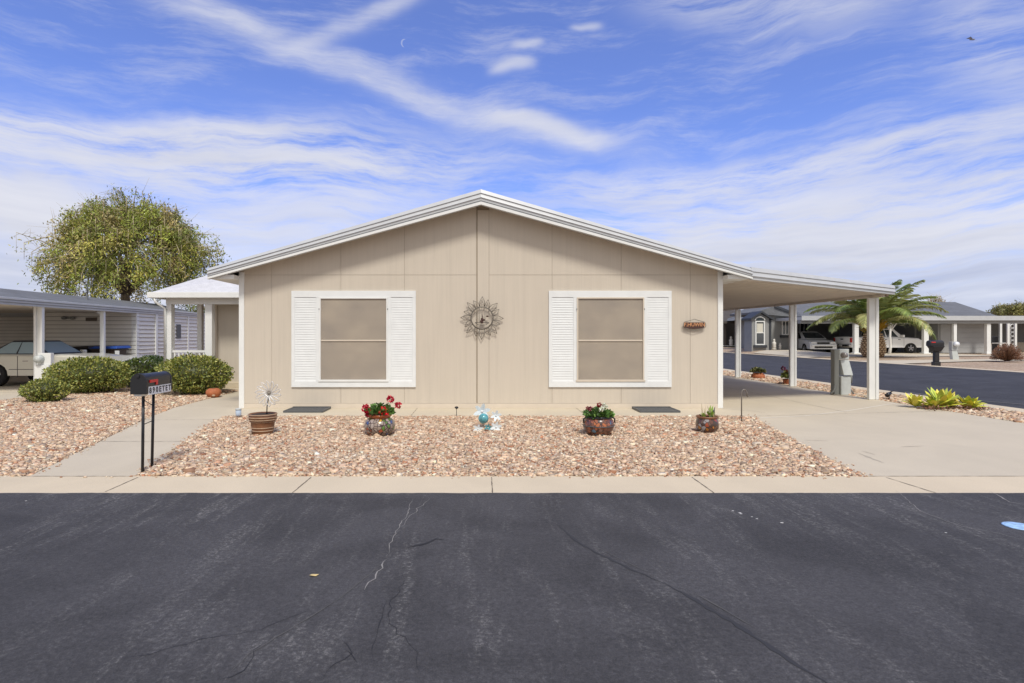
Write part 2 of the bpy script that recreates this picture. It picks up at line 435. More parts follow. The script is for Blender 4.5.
road.build('road', ['asphalt', 'tar_crack', 'pale_crack', 'crease', 'crease_pale'], kind='structure')

side = MB(); sx_ = [11.1,13,15,17,19.1]; sy_ = [5.46,6.5,8,9.5,11,12.5,14,20,30,45,70,110]
side.add([(x,y,gz(x,y)+.006) for y in sy_ for x in sx_], [(j*5+i,j*5+i+1,(j+1)*5+i+1,(j+1)*5+i) for j in range(len(sy_)-1) for i in range(4)])
side.ribbon([G(905,393)[:2], G(960,400)[:2], G(1024,405)[:2]], .04, .03, 1)
side.build('side_street', ['side_asphalt', 'pale_crack'], kind='structure')

# kerbs and paving (concrete sheets at z = 0, butted)
def slab(name, polys, joints, m_='concrete', pale=(), stains=()):
    mb = MB()
    for p in polys: mb.prism_z(p, -.06, 0.0)
    for j in joints: mb.ribbon(j, .011, .003, 1, .002)
    for j in pale: mb.ribbon(j, .03, .003, 2)
    for j, w in stains: mb.ribbon(j, w, .002, 3, .006, True)
    return mb.build(name, [m_, 'joint', 'joint_pale', 'stain'], kind='structure')
jn = [[G(292.5,493)[:2], G(311,477.4)[:2]], [G(492.5,493)[:2], G(491.5,477.4)[:2]], [G(714,493)[:2], G(692,477.4)[:2]], [G(937,493.5)[:2], G(886,477.4)[:2]], [G(105,492)[:2], G(138,477.4)[:2]], [G(-30,493)[:2], G(0,477.4)[:2]]]
jn.append([(-5.0, 6.092), (-3.72, 6.092)]); jn.append([(4.1, 6.092), (7, 6.098), (11, 6.09)])
slab('kerb', [[(-60,5.40),(11.1,5.40),(11.1,6.10),(-60,6.10)]], jn, 'kerb_concrete')
slab('walkway', [[(-4.82,6.10),(-3.70,6.10),(-4.72,10.15),(-4.75,10.66),(-4.75,11.85),(-5.0,11.85),(-5.0,16.1),(-6.6,16.1),(-6.57,15.4),(-6.40,11.9),(-6.1,10.5)]],
     [[(-5.38,8.1),(-4.22,8.1)], [(-6.02,10.2),(-4.75,10.2)], [(-6.4,12.2),(-5.02,12.2)]])
slab('house_apron', [[(-4.75,10.66),(5.06,10.66),(4.96,11.86),(-4.75,11.86)]], [[(-1.3,10.66),(-1.3,11.86)], [(2.0,10.66),(2.0,11.86)]])
slab('driveway', [[(4.10,6.10),(11.1,6.10),(11.1,8.2),(10.0,8.8),(9.36,9.6),(9.34,26),(5.06,26),(5.06,11.86),(4.96,11.86),(5.06,10.66)]],
     [[(5.06,10.66),(4.3,14)][:1]+[(9.35,11.4)], [(5.06,14.6),(9.34,14.6)], [(5.06,18.3),(9.34,18.3)], [(7.2,11.2),(7.2,26)], [(4.96,11.86),(5.6,11.2)]],
     pale=[[G(760,418)[:2], G(805,416)[:2], G(850,410.5)[:2], G(884,405)[:2], G(908,402)[:2]]],
     stains=[([G(858,453)[:2], G(868,457)[:2], G(884,463)[:2]], .045), ([G(862,451)[:2], G(876,455)[:2]], .03), ([G(900,447)[:2], G(925,446)[:2]], .03), ([G(800,440)[:2], G(830,441)[:2]], .025)])
mb = MB()
mb.prism_z([(10.6,8.55),(11.1,8.2),(11.1,70),(10.6,70)], -.06, .012); mb.ribbon([(10.6,16),(11.1,16)], .012, .015, 1); mb.ribbon([(10.6,19),(11.1,19)], .012, .015, 1)
mb.build('side_kerb', ['kerb_concrete', 'joint'], kind='structure')
mb = MB()
for a, b_ in zip([5.5,14,24,34,50],[14,24,34,50,110]):
    z0, z1 = gz(19.1,a), gz(19.1,b_)
    mb.hexa([(19.1,a,-.1),(19.6,a,-.1),(19.6,b_,-.1),(19.1,b_,-.1),(19.1,a,z0+.02),(19.6,a,z0+.02),(19.6,b_,z1+.02),(19.1,b_,z1+.02)])
mb.build('far_kerb', 'kerb_concrete', kind='structure')
mb = MB(); z = .245
mb.add([(19.6,26.5,.215),(19.6,29.5,.215),(24.5,30.2,.256),(36,33,.256),(36,31,.256),(24.5,28.3,.256)], [(0,1,2,3,4,5)][::-1])
mb.build('far_path', 'concrete', kind='structure')
mb = MB()
gx_ = [19.62,20.1,20.6,21,22,22.5,23.2,24,24.8,25.5]; gy_ = [34.2,35,36.5,38,40,41]
mb.add([(x,y,gz(x,y)+.006) for y in gy_ for x in gx_], [(j*10+i,j*10+i+1,(j+1)*10+i+1,(j+1)*10+i) for j in range(5) for i in range(9)])
mb.add([(25.5,34.2,.256),(33,36,.256),(33,50,.256),(24.9,50,.256),(25.5,41,.256)], [(0,1,2,3,4)])
mb.build('far_driveway', 'concrete', kind='structure')
mb = MB(); mb.prism_z([(-32,12.6),(-11.2,12.6),(-11.15,20.8),(-13.2,24),(-32,27)], -.05, -.005)
for yy in (15.2, 18): mb.ribbon([(-32,yy),(-11.2,yy)], .012, -.001, 1)
mb.build('neighbour_slab', ['concrete', 'joint'], kind='structure')

# ------------------------------------------------------------------ loose gravel stones
def inpoly(px_, py_, poly):
    ins = np.zeros(px_.shape, bool); n = len(poly)
    for i in range(n):
        x0, y0 = poly[i]; x1, y1 = poly[(i+1)%n]
        c = ((y0 > py_) != (y1 > py_)) & (px_ < (x1-x0)*(py_-y0)/((y1-y0) or 1e-9)+x0)
        ins ^= c
    return ins
def gravel(name, poly, pitch, size, seed, grow=0.0):
    rs = np.random.RandomState(seed)
    X = [p[0] for p in poly]; Yv = [p[1] for p in poly]
    gx, gy = np.meshgrid(np.arange(min(X), max(X), pitch), np.arange(min(Yv), max(Yv), pitch))
    gx = gx.ravel(); gy = gy.ravel()
    gx = gx+rs.uniform(-.6,.6,gx.shape)*pitch; gy = gy+rs.uniform(-.6,.6,gy.shape)*pitch
    k = inpoly(gx, gy, poly); gx, gy = gx[k], gy[k]; n = len(gx)
    cube = np.array([(-1,-1,-1),(1,-1,-1),(1,1,-1),(-1,1,-1),(-1,-1,1),(1,-1,1),(1,1,1),(-1,1,1)], float)*.5
    P = cube[None].repeat(n, 0)*rs.uniform(.55, 1.25, (n,8,1))+rs.uniform(-.12,.12,(n,8,3))
    sc = size*np.exp(rs.normal(0, .32, (n,1,1)))*np.stack([rs.uniform(.8,1.5,(n,1)), rs.uniform(.6,1.1,(n,1)), rs.uniform(.45,.9,(n,1))], 2)
    P = P*sc
    a = rs.uniform(0,6.28,n); b_ = rs.normal(0,.45,n)
    x_, y_, z_ = P[...,0], P[...,1], P[...,2]
    y2 = y_*np.cos(b_)[:,None]-z_*np.sin(b_)[:,None]; z2 = y_*np.sin(b_)[:,None]+z_*np.cos(b_)[:,None]
    x3 = x_*np.cos(a)[:,None]-y2*np.sin(a)[:,None]; y3 = x_*np.sin(a)[:,None]+y2*np.cos(a)[:,None]
    z0 = -.006+rs.uniform(-.017,.015,n)
    V = np.stack([x3+gx[:,None], y3+gy[:,None], z2+z0[:,None]], 2).reshape(-1,3)
    fc = np.array([(0,3,2,1),(4,5,6,7),(0,1,5,4),(1,2,6,5),(2,3,7,6),(3,0,4,7)])
    Fc = (fc[None]+8*np.arange(n)[:,None,None]).reshape(-1,4)
    me = bpy.data.meshes.new(name)
    me.vertices.add(len(V)); me.vertices.foreach_set('co', V.astype('f').ravel())
    me.loops.add(Fc.size); me.loops.foreach_set('vertex_index', Fc.astype('i').ravel())
    me.polygons.add(len(Fc)); me.polygons.foreach_set('loop_start', np.arange(0, Fc.size, 4, dtype='i'))
    me.materials.append(MATS['stone']); me.materials.append(MATS['soil'])
    pal = np.array([(.62,.49,.37),(.56,.41,.30),(.50,.36,.26),(.66,.56,.45),(.45,.26,.17),(.36,.17,.10),(.34,.26,.21),(.60,.44,.34),(.72,.64,.54)])
    pick = rs.choice(len(pal), n, p=[.21,.20,.16,.09,.08,.05,.07,.12,.02])
    col = pal[pick]*np.exp(rs.normal(0,.19,(n,1)))*1.03
    col = col*np.array([1.0,.985,.93])
    col = np.concatenate([col, np.ones((n,1))], 1).repeat(8, 0)
    at_ = me.color_attributes.new('Col', 'FLOAT_COLOR', 'POINT'); at_.data.foreach_set('color', np.clip(col,0,.85).astype('f').ravel())
    me.update(); me.validate()
    o = bpy.data.objects.new(name, me); C.objects.link(o); o['kind'] = 'stuff'
    o['label'] = {'gravel_bed': 'crushed tan and pink stones in the bed between house and kerb', 'side_gravel': 'crushed tan stones left of the concrete walkway', 'gravel_strip': 'narrow strip of crushed stones beside the carport driveway', 'gap_gravel': 'crushed stones between bush and walkway'}.get(name, name)
    o['category'] = 'gravel'
    return o
bed = [(-3.69,6.10),(4.09,6.10),(5.04,10.64),(-4.72,10.64),(-4.71,10.15)]
leftb = [(-11.15,6.10),(-4.84,6.10),(-6.12,10.5),(-6.42,11.9),(-6.6,15.4),(-6.62,16.0),(-8.6,16.3),(-11.1,18.5),(-11.15,12.6)]
strip = [(9.37,9.65),(10.0,8.85),(10.58,8.6),(10.58,26),(9.36,26)]
for nm, poly in (('bed_soil', bed), ('side_soil', leftb), ('strip_soil', strip)):
    MB().sheet(poly, -.022).build(nm, 'soil', kind='structure')
gravel('gravel_bed', bed, .0215, .0275, 1)
gravel('side_gravel', leftb, .0235, .0285, 2)
gravel('gravel_strip', strip, .038, .042, 3)

b_ = MB()
for k in range(260):
    q = rnd.random()
    if q < .45: x, y = rnd.uniform(-11, 4.2), 6.10-abs(rnd.gauss(0,.05))
    elif q < .7: t = rnd.random(); x, y = -3.70-1.02*t-abs(rnd.gauss(0,.05)), 6.10+4.1*t
    elif q < .85: t = rnd.random(); x, y = 4.12+1.0*t+abs(rnd.gauss(0,.06)), 6.10+4.9*t
    else: t = rnd.random(); x, y = -4.8-1.3*t+abs(rnd.gauss(0,.05)), 6.10+4.4*t
    r_ = rnd.uniform(.006,.017); b_.ball((x,y,r_*.45), r_*rnd.uniform(.8,1.5), r_, r_*.6, 6, 0, rnd.choice([(.6,.46,.34),(.5,.35,.25),(.4,.22,.14),(.64,.54,.42)]), .2)
o = b_.build('stray_stone', 'stone', kind='stuff'); o['label'] = 'small stones strayed onto the concrete edges'

# ------------------------------------------------------------------ the tan house
YW = 11.875; kx = YW/F
def wx(px): return (px-CX)*kx
def wz(py): return H+(CY-py)*kx
house = thing('mobile_home', 'tan manufactured home with two shuttered windows and white edged gable facing the road', 'house', (0, 11.875, 0))
XL, XR = -5.0, 5.03; apex = 4.30; eave_w = 2.86
def rz_(x): return apex-(apex-eave_w)*abs(x)/5.0
# backing box of the whole body, then front panels with open seams
b_ = MB(); b_.prism_y([(XL,0),(XR,0),(XR,rz_(XR)),(0.02,apex),(XL,rz_(XL))], YW, 24.5)
b_.build('wall', 'siding_tan', house)
b_ = MB()
seams = [XL, wx(272), wx(341), wx(404.5), wx(476.5)]; seams2 = [wx(489), wx(552), wx(621), wx(690), XR]
zs = wz(275)
def panel(x0, x1, z0, z1f, y0=YW-.012):
    if z1f is None:
        pts = [(x0,z0),(x1,z0),(x1,rz_(x1)-.02)]
        if x0 < 0 < x1: pts.append((0, apex-.02))
        pts.append((x0,rz_(x0)-.02)); 
    else: pts = [(x0,z0),(x1,z0),(x1,z1f),(x0,z1f)]
    b_.prism_y(pts, y0, YW-.001)
gp_ = .003
for S_ in (seams, seams2):
    for i in range(len(S_)-1):
        panel(S_[i]+gp_, S_[i+1]-gp_, .10, zs-gp_)
        if rz_(S_[i]) > zs+.1 or rz_(S_[i+1]) > zs+.1: panel(S_[i]+gp_, S_[i+1]-gp_, zs+gp_, None)
b_.build('front_siding', 'siding_tan', house)
b_ = MB(); b_.box(wx(477.5), wx(488.9), YW-.018, YW-.001, .10, 4.12); b_.build('joint_batten', 'siding_tan', house, bevel=.003)
b_ = MB(); b_.box(XL, XR, YW-.03, YW-.002, 0.0, .095); b_.build('base_trim', 'trim_tan', house, bevel=.004)
b_ = MB(); b_.prism_y([(XL+.01,.1),(XR-.01,.1),(XR-.01,rz_(XR)-.04),(.02,apex-.04),(XL+.01,rz_(XL)-.04)], YW-.0035, YW-.0005); b_.build('seam_backing', 'siding_gap', house)
for x0, x1 in ((wx(239.5), wx(244.6)), (wx(717.3), wx(722.4))):
    b_ = MB(); b_.box(x0, x1, YW-.035, YW+.08, .0, rz_(x0)-.03); b_.build('corner_trim', 'white_trim', house, bevel=.004)
# roof slabs
def sweep_slope(mb, p0, p1, prof, mi=0, smooth=False):
    """profile list of (dy, dz) swept from p0 to p1"""
    n = len(prof)
    vs = [(p0[0], p0[1]+dy, p0[2]+dz*p0[3]) for dy, dz in prof]+[(p1[0], p1[1]+dy, p1[2]+dz*p1[3]) for dy, dz in prof]
    mb.add(vs, [(i, (i+1)%n, (i+1)%n+n, i+n) for i in range(n)]+[tuple(range(n-1,-1,-1)), tuple(range(n,2*n))], mi, smooth)
prof = [(.05,0),(-.02,-.005),(-.035,-.04),(-.055,-.085),(-.035,-.095),(-.045,-.13),(-.065,-.175),(-.045,-.185),(-.045,-.235),(-.02,-.24),(-.02,-.25),(-.035,-.25),(-.035,-.32),(.05,-.32)]
YF = 11.52
top0, top5 = 4.466, 2.87
for s in (-1, 1):
    b_ = MB(); xe = 5.49*s
    e0 = (0.02, YF, top0, 1.0); e1 = (xe, YF, top5, .70)
    if s < 0: sweep_slope(b_, e1, e0, prof)
    else: sweep_slope(b_, e0, e1, prof)
    gf = b_.build('gable_fascia', 'white_metal', house)
    b_ = MB(); lp = [(-.036,-.262),(-.050,-.262),(-.050,-.318),(-.036,-.318)]
    sweep_slope(b_, *((e1, e0) if s < 0 else (e0, e1)), lp); b_.build('drip_trim', 'white_trim', gf)
    b_ = MB()
    q = [(0.02,top0),(0.02,top0-.12),(xe,top5-.12),(xe,top5)]
    if s < 0: q = q[::-1]
    vs = []
    b_.prism_y(q[::-1], YF+.05, 24.9); b_.build('roof', 'roof_white', house)
    # boxed eave with soffit
    x0, x1 = (XL-.001, xe) if s < 0 else (XR+.001, xe)
    lo, hi = min(x0,x1), max(x0,x1)
    b_ = MB(); b_.box(lo, hi, YF+.051, 24.8, top5-.21, top5-.125); b_.build('eave', 'white_trim', house)
b_ = MB(); b_.prism_y([(XL,rz_(XL)-.002),(0.02,apex-.002),(XR,rz_(XR)-.002),(XR+.01,rz_(XR)+.045),(0.02,apex+.045),(XL-.01,rz_(XL)+.045)], YF+.052, YW+.02)
b_.build('soffit', 'trim_tan', house)

def front_window(px0, px1, sx0, sx1):
    w = thing('x', '', ''); bpy.data.objects.remove(w)
    x0, x1, z0, z1 = wx(px0), wx(px1), wz(387), wz(291)
    a0, a1, c0, c1 = wx(sx0), wx(sx1), wz(381), wz(297.5)
    sur = MB(); y0, y1 = YW-.045, YW-.013
    for X0, X1, Z0, Z1 in ((x0,x1,c1,z1),(x0,x1,z0,c0),(x0,x0+.07,c0,c1),(a0-.07,a0,c0,c1),(a1,a1+.07,c0,c1),(x1-.07,x1,c0,c1)):
        sur.box(X0,X1,y0,y1,Z0,Z1)
    s_ = sur.build('window_surround', 'white_paint', house, bevel=.003)
    for l0, l1 in ((x0+.07, a0-.07), (a1+.07, x1-.07)):
        lv = MB(); n = 34; dz = (c1-c0)/n
        for i in range(n):
            z = c0+i*dz
            lv.add([(l0,y0+.006,z),(l1,y0+.006,z),(l1,y0+.015,z+dz),(l0,y0+.015,z+dz)], [(0,1,2,3)])
            lv.add([(l0,y0+.015,z+dz),(l1,y0+.015,z+dz),(l1,y0+.006,z+dz),(l0,y0+.006,z+dz)], [(0,1,2,3)])
        lv.build('shutter', 'white_paint', s_)
    fr = MB(); t = .028; y2 = YW-.062
    for X0, X1, Z0, Z1 in ((a0,a1,c1-t,c1),(a0-.02,a1+.02,c0-.01,c0+.03),(a0,a0+t,c0+.03,c1-t),(a1-t,a1,c0+.03,c1-t)):
        fr.box(X0,X1,y2,YW-.02,Z0,Z1)
    f_ = fr.build('window', 'trim_tan' if px0 > 500 else 'white_trim', house, bevel=.003)
    zm = wz(340.5)
    sc = MB(); sc.box(a0+t,a1-t,YW-.036,YW-.03,c0+.03,c1-t); sc.build('screen', 'solar_screen', f_)
    br = MB(); br.box(a0+t+.005,a1-t-.005,YW-.052,YW-.037,zm-.014,zm+.014); br.build('mid_rail', 'trim_tan', f_, bevel=.002)
    for X in (a0-.008, a1-.004):
        cl = MB(); cl.box(X, X+.012, YW-.07, YW-.055, c1-.26, c1-.23); cl.build('clip', 'dark_grate', f_)
front_window(292, 416, 320, 388)
front_window(548.6, 671, 576.5, 643.5)

# carport roof on the right
CX1, CY0, CY1 = 9.40, 13.02, 25.0
car_ = MB()
car_.hexa([(5.46,YF+.06,2.66),(CX1,CY0+.03,2.46),(CX1,CY1,2.54),(5.06,CY1,2.74),(5.46,YF+.06,2.80),(CX1,CY0+.03,2.58),(CX1,CY1,2.66),(5.06,CY1,2.86)])
cr = car_.build('carport_roof', 'carport_pan', house)
car_ = MB()
car_.hexa([(5.06,YW-.02,2.66),(5.455,YW-.02,2.661),(5.455,CY1-.1,2.70),(5.06,CY1-.1,2.74),(5.06,YW-.02,2.70),(5.455,YW-.02,2.70),(5.455,CY1-.1,2.75),(5.06,CY1-.1,2.78)])
b_ = MB()   # ribs of the roof pans running out to the eave
n = 40
for i in range(n):
    t = (i+.5)/n; y0_ = YW+.1+t*(CY1-YW-.3)
    x_start = 5.10
    if y0_ < CY0+.05:
        x_end = 5.47+(y0_-.1-YF)/(CY0-YF)*(CX1-5.47)-.08
    else: x_end = CX1
    if x_end < x_start+.1: continue
    def zc(x): return 2.66-(x-5.46)/(CX1-5.46)*.20+(y0_-12)/13*.08
    b_.hexa([(x_start,y0_-.05,zc(x_start)-.012),(x_end,y0_-.05,zc(x_end)-.012),(x_end,y0_-.015,zc(x_end)-.012),(x_start,y0_-.015,zc(x_start)-.012),
             (x_start,y0_-.05,zc(x_start)+.006),(x_end,y0_-.05,zc(x_end)+.006),(x_end,y0_-.015,zc(x_end)+.006),(x_start,y0_-.015,zc(x_start)+.006)])
b_.build('pan_rib', 'carport_pan', cr)
b_ = MB()   # scalloped drip edge
y = CY0+.1
while y < CY1-.1:
    z = 2.46+(y-CY0)/12*.08
    b_.prism_x([(y,z+.02),(y+.03,z-.045),(y+.15,z-.05),(y+.18,z+.02)], CX1-.02, CX1+.02); y += .24
b_.box(CX1+.021, CX1+.05, CY0, CY1, 2.50, 2.66)
b_.build('drip_edge', 'pan_edge', cr)
# beam along posts
b_ = MB(); b_.hexa([(9.24,CY0+.1,2.40),(9.32,CY0+.1,2.40),(9.32,CY1,2.48),(9.24,CY1,2.48),(9.24,CY0+.1,2.462),(9.32,CY0+.1,2.458),(9.32,CY1,2.56),(9.24,CY1,2.56)])
b_.build('beam', 'carport_pan', house)
b_ = MB()
sweep_slope(b_, (5.47,YF-.002,2.895,.80), (9.43,CY0-.03,2.655,.66), [(.05,0),(-.02,-.005),(-.035,-.05),(-.055,-.115),(-.035,-.125),(-.045,-.17),(-.065,-.235),(-.045,-.245),(-.035,-.25),(-.035,-.32),(.05,-.32)])
b_.build('carport_fascia', 'white_metal', house)
# carport posts (double aluminium columns)
for Yp, Xp in ((13.45, 9.27), (16.95, 9.30), (20.6, 9.32), (24.2, 9.32)):
    b_ = MB(); zt = 2.40+(Yp-13)/12*.08-.002; a = .036
    wd = .115 if Yp < 14 else .095
    for (x0,x1) in ((Xp-wd,Xp-.045),(Xp+.045,Xp+wd)): b_.box(x0,x1,Yp-.045,Yp+.045,.003,zt)
    b_.box(Xp-.046,Xp+.046,Yp-.02,Yp+.02,.003,zt)
    p_ = b_.build('carport_post', 'white_trim', house, bevel=.006)

# porch wing on the left
YP = 15.75; pk = YP/F
def pxx(px): return (px-CX)*pk
def pz(py): return H+(CY-py)*pk
b_ = MB()   # hip roof
e0, e1, zt = -8.95, -5.01, pz(293.5)
b_.add([(e0,YP-.3,zt),(e1,YP-.3,zt),(e1,20,zt),(e0,20,zt),(-7.6,17.2,zt+.85),(e1,17.2,zt+1.0),(-7.6,18.5,zt+.85),(e1,18.5,zt+1.0)],
       [(0,1,5,4),(0,4,6,3),(3,6,7,2),(4,5,7,6),(0,3,2,1)])
pr = b_.build('porch_roof', 'roof_white', house)
b_ = MB()
b_.box(e0-.05, e1, YP-.36, YP-.27, zt-.14, zt+.015); b_.box(e0-.05, e0+.04, YP-.269, 20, zt-.14, zt+.015)
b_.build('gutter', 'white_trim', pr, bevel=.01)
b_ = MB(); b_.box(e0+.05, e1, YP-.265, 20, zt-.06, zt-.004); b_.build('porch_ceiling', 'trim_tan', pr)
b_ = MB(); b_.box(pxx(167), e1, YP-.06, YP+.06, zt-.30, zt-.062); b_.build('porch_beam', 'white_trim', house, bevel=.004)
for px0, px1, yy in ((167.5,172.5,YP),(206,213,YP)):
    b_ = MB(); b_.box(pxx(px0), pxx(px1), yy-.065, yy+.12, .0, zt-.302); b_.build('porch_post', 'white_trim', house, bevel=.004)
b_ = MB(); X = pxx(170)
b_.box(X-.05, X+.09, 17.35, 17.5, 0, zt-.062); b_.build('porch_post', 'white_trim', house, bevel=.004)
b_ = MB(); b_.tube([(pxx(161),YP-.31,zt-.14),(pxx(161.5),YP-.31,zt-.24),(pxx(167),YP-.10,zt-.42),(pxx(167),YP-.10,.3)], .035, 8)
b_.build('downspout', 'white_trim', house)
b_ = MB()
z1, z0 = pz(351), .35
b_.box(pxx(173), pxx(206), YP-.03, YP+.03, z1-.04, z1+.02); b_.box(pxx(173), pxx(206), YP-.025, YP+.025, z0, z0+.05)
n = 8
for i in range(n):
    x = pxx(173)+(i+.5)*(pxx(206)-pxx(173))/n; b_.box(x-.022, x+.022, YP-.02, YP+.02, z0+.05, z1-.04)
b_.build('porch_railing', 'white_trim', house)
b_ = MB(); b_.box(pxx(168), -7.2, YP-.1, 17.5, 0, .3); b_.box(-7.2, -5.01, YP-.1, 16.25, 0, .04); b_.build('porch_deck', 'concrete', house)
b_ = MB(); b_.box(-7.56, -5.01, 16.25, 19.8, 0, zt-.065); b_.box(-8.45, -7.565, 17.75, 19.8, 0, zt-.065); b_.build('wing_wall', 'siding_tan', house)
b_ = MB(); b_.box(-7.56, -7.49, 16.21, 16.247, 0, zt-.066); b_.box(-7.2,-5.01,16.22,16.247,zt-.17,zt-.068); b_.build('wing_trim', 'trim_tan', house)
b_ = MB(); b_.box(-7.15, -6.45, 16.0, 16.24, .04, .2); b_.box(-6.4, -5.02, 15.9, 16.24, .04, .16); b_.build('step', 'concrete', house, bevel=.01)

# crawl-space vent mats on the apron
for x0, x1, lab in ((-3.85,-3.07,'dark flat rectangular mat on the apron under the left window'),(3.13,3.92,'dark flat rectangular mat on the apron under the right window')):
    mt = thing('vent_mat', lab, 'mat', ((x0+x1)/2, 11.45, 0.0), group='dark mats along the house wall')
    b_ = MB()
    b_.box(x0,x1,11.14,11.17,.002,.035); b_.box(x0,x1,11.72,11.75,.002,.05); b_.box(x0,x0+.03,11.171,11.719,.002,.04); b_.box(x1-.03,x1,11.171,11.719,.002,.04)
    b_.build('frame', 'dark_grate', mt)
    b_ = MB()
    for i in range(18):
        y = 11.18+i*.0295; b_.box(x0+.031,x1-.031,y,y+.018,.012,.034)
    b_.build('grille', 'dark_grate', mt)

# ------------------------------------------------------------------ wall sun ornament
SC = at(482, 318, 11.80)
orn = thing('sun_ornament', 'round wire sunburst ornament hanging on the middle of the tan wall', 'wall ornament', SC)
def ring(c, r, n=40, y=0): return [(c.x+r*math.cos(2*math.pi*k/n), c.y+y, c.z+r*math.sin(2*math.pi*k/n)) for k in range(n+1)]
b_ = MB(); b_.tube(ring(SC, .235), .010, 6, cap=False); b_.tube(ring(SC, .22, y=-.02), .006, 6, cap=False); b_.build('ring', 'bronze_wire', orn)
b_ = MB(); n = 16
for k in range(n):
    a = 2*math.pi*k/n+math.pi/2; r0 = .235; r1 = .445 if k % 2 == 0 else .40; da = math.pi/n*.95
    P = lambda r, aa, yy=0: (SC.x+r*math.cos(aa), SC.y+yy, SC.z+r*math.sin(aa))
    bend = .07 if k % 2 else -.02
    b_.tube([P(r0,a-da), P((r0+r1)*.5,a-da*.9), P(r1,a+bend)], .0065, 5)
    b_.tube([P(r1,a+bend), P((r0+r1)*.5,a+da*.75), P(r0,a+da)], .0065, 5)
    b_.tube([P(r0+.02,a), P(r1-.05,a+bend*.5)], .004, 5)
b_.build('ray', 'bronze_wire', orn)
b_ = MB(); b_.tube([(SC.x-.14,SC.y-.03,SC.z-.10),(SC.x-.08,SC.y-.06,SC.z-.14),(SC.x+.08,SC.y-.06,SC.z-.14),(SC.x+.14,SC.y-.03,SC.z-.10)], .008, 6)
b_.tube([(SC.x-.15,SC.y-.02,SC.z-.095),(SC.x+.15,SC.y-.02,SC.z-.095)], .008, 6)
for dx in (-.10,-.05,.0,.06): b_.tube([(SC.x+dx,SC.y-.02,SC.z+.20),(SC.x+dx*1.1,SC.y-.02,SC.z-.09)], .0035, 5)
b_.build('perch', 'bronze_wire', orn)
b_ = MB()
for k in range(7): b_.ball((SC.x+rnd.uniform(-.02,.06), SC.y-.03, SC.z-.06+rnd.uniform(-.03,.05)), .024,.02,.024, 8)
b_.tube([(SC.x+.02,SC.y-.03,SC.z-.02),(SC.x+.0,SC.y-.03,SC.z+.08)], .007, 5);
b_.build('rosette_cluster', 'copper_dark', orn)
b_ = MB(); b_.ball((SC.x+.11,SC.y-.03,SC.z+.035), .03,.02,.018, 8); b_.build('bead', 'copper_dark', orn)

# name plate
NP = at(694.5, 325, 11.80)
pl = thing('name_plate', 'small copper name plate with scrolled outline on the tan wall near the right corner', 'sign', NP)
b_ = MB(); b_.prism_y([(NP.x+dx, NP.z+dz) for dx, dz in ((-.20,-.055),(-.10,-.075),(0,-.08),(.10,-.075),(.20,-.055),(.21,0),(.20,.055),(-.20,.055),(-.21,0))], NP.y, NP.y+.02)
pa = b_.build('plate', 'copper_dark', pl, bevel=.003)
t = text_mb('F.HUWIN', .105, (NP.x, NP.y-.003, NP.z+.005), (1,0,0), (0,0,1)); t.build('lettering', 'copper_plate', pa)
b_ = MB()
for s in (-1, 1):
    b_.tube([(NP.x-.21,NP.y,NP.z+s*.06),(NP.x-.12,NP.y,NP.z+s*.085),(NP.x,NP.y,NP.z+s*.12),(NP.x+.12,NP.y,NP.z+s*.085),(NP.x+.21,NP.y,NP.z+s*.06)], .006, 6)
    b_.tube([(NP.x+s*.21,NP.y,NP.z-.06),(NP.x+s*.235,NP.y,NP.z-.02),(NP.x+s*.225,NP.y,NP.z+.04),(NP.x+s*.21,NP.y,NP.z+.06)], .006, 6)
b_.build('scroll_border', 'bronze_wire', pl)

# ------------------------------------------------------------------ mailbox at the walkway
mbx = thing('mailbox', 'black arched mailbox with red flag and number tiles on two black posts beside the walkway', 'mailbox', (-3.74, 6.42, 0))
def archp(cx, z0, w, h, n=12):
    r = w/2; return [(cx-r,z0),(cx+r,z0)]+[(cx+r*math.cos(math.pi*k/n), z0+h-r+r*math.sin(math.pi*k/n)) for k in range(n+1)]
xc, zb = -3.69, .875
b_ = MB(); b_.prism_y(archp(xc, zb, .165, .215), 6.17, 6.66); bd = b_.build('body', 'black_metal', mbx, bevel=.004)
b_ = MB(); b_.prism_y(archp(xc, zb-.006, .178, .226), 6.155, 6.185); b_.box(xc-.015,xc+.015,6.14,6.156,zb+.175,zb+.20); b_.build('door', 'black_paint', mbx, bevel=.003)
b_ = MB(); b_.prism_y(archp(xc, zb-.004, .174, .222), 6.645, 6.67); b_.build('rear_cap', 'black_paint', mbx, bevel=.003)
xr = xc+.0825
b_ = MB(); b_.box(xr+.003, xr+.010, 6.22, 6.37, zb+.115, zb+.145); b_.box(xr+.003, xr+.010, 6.335, 6.37, zb+.085, zb+.115); b_.build('flag', 'red_flag', mbx)
chars = '890ETET'
for i, ch in enumerate(chars):
    y0_ = 6.20+i*.064
    til = MB(); til.box(xr+.001, xr+.004, y0_, y0_+.061, zb-.018, zb+.072); tl = til.build('number_tile', 'white_paint', mbx)
    text_mb(ch, .088, (xr+.005, y0_+.0305, zb+.027), (0,1,0), (0,0,1), .001).build('lettering', 'letter_black', tl)
b_ = MB(); b_.tube([(-3.725,6.29,-.05),(-3.715,6.29,.874)], .016, 8); b_.build('post', 'black_metal', mbx)
b_ = MB(); b_.tube([(-3.765,6.54,-.05),(-3.745,6.54,.874)], .016, 8); b_.build('post', 'black_metal', mbx)
b_ = MB(); b_.tube([(-3.72,6.29,.52),(-3.755,6.54,.53)], .005, 6); b_.build('brace', 'black_metal', mbx)
b_ = MB(); b_.tube([(-3.72,6.29,.80),(-3.75,6.54,.70)], .005, 6); b_.build('brace', 'black_metal', mbx)
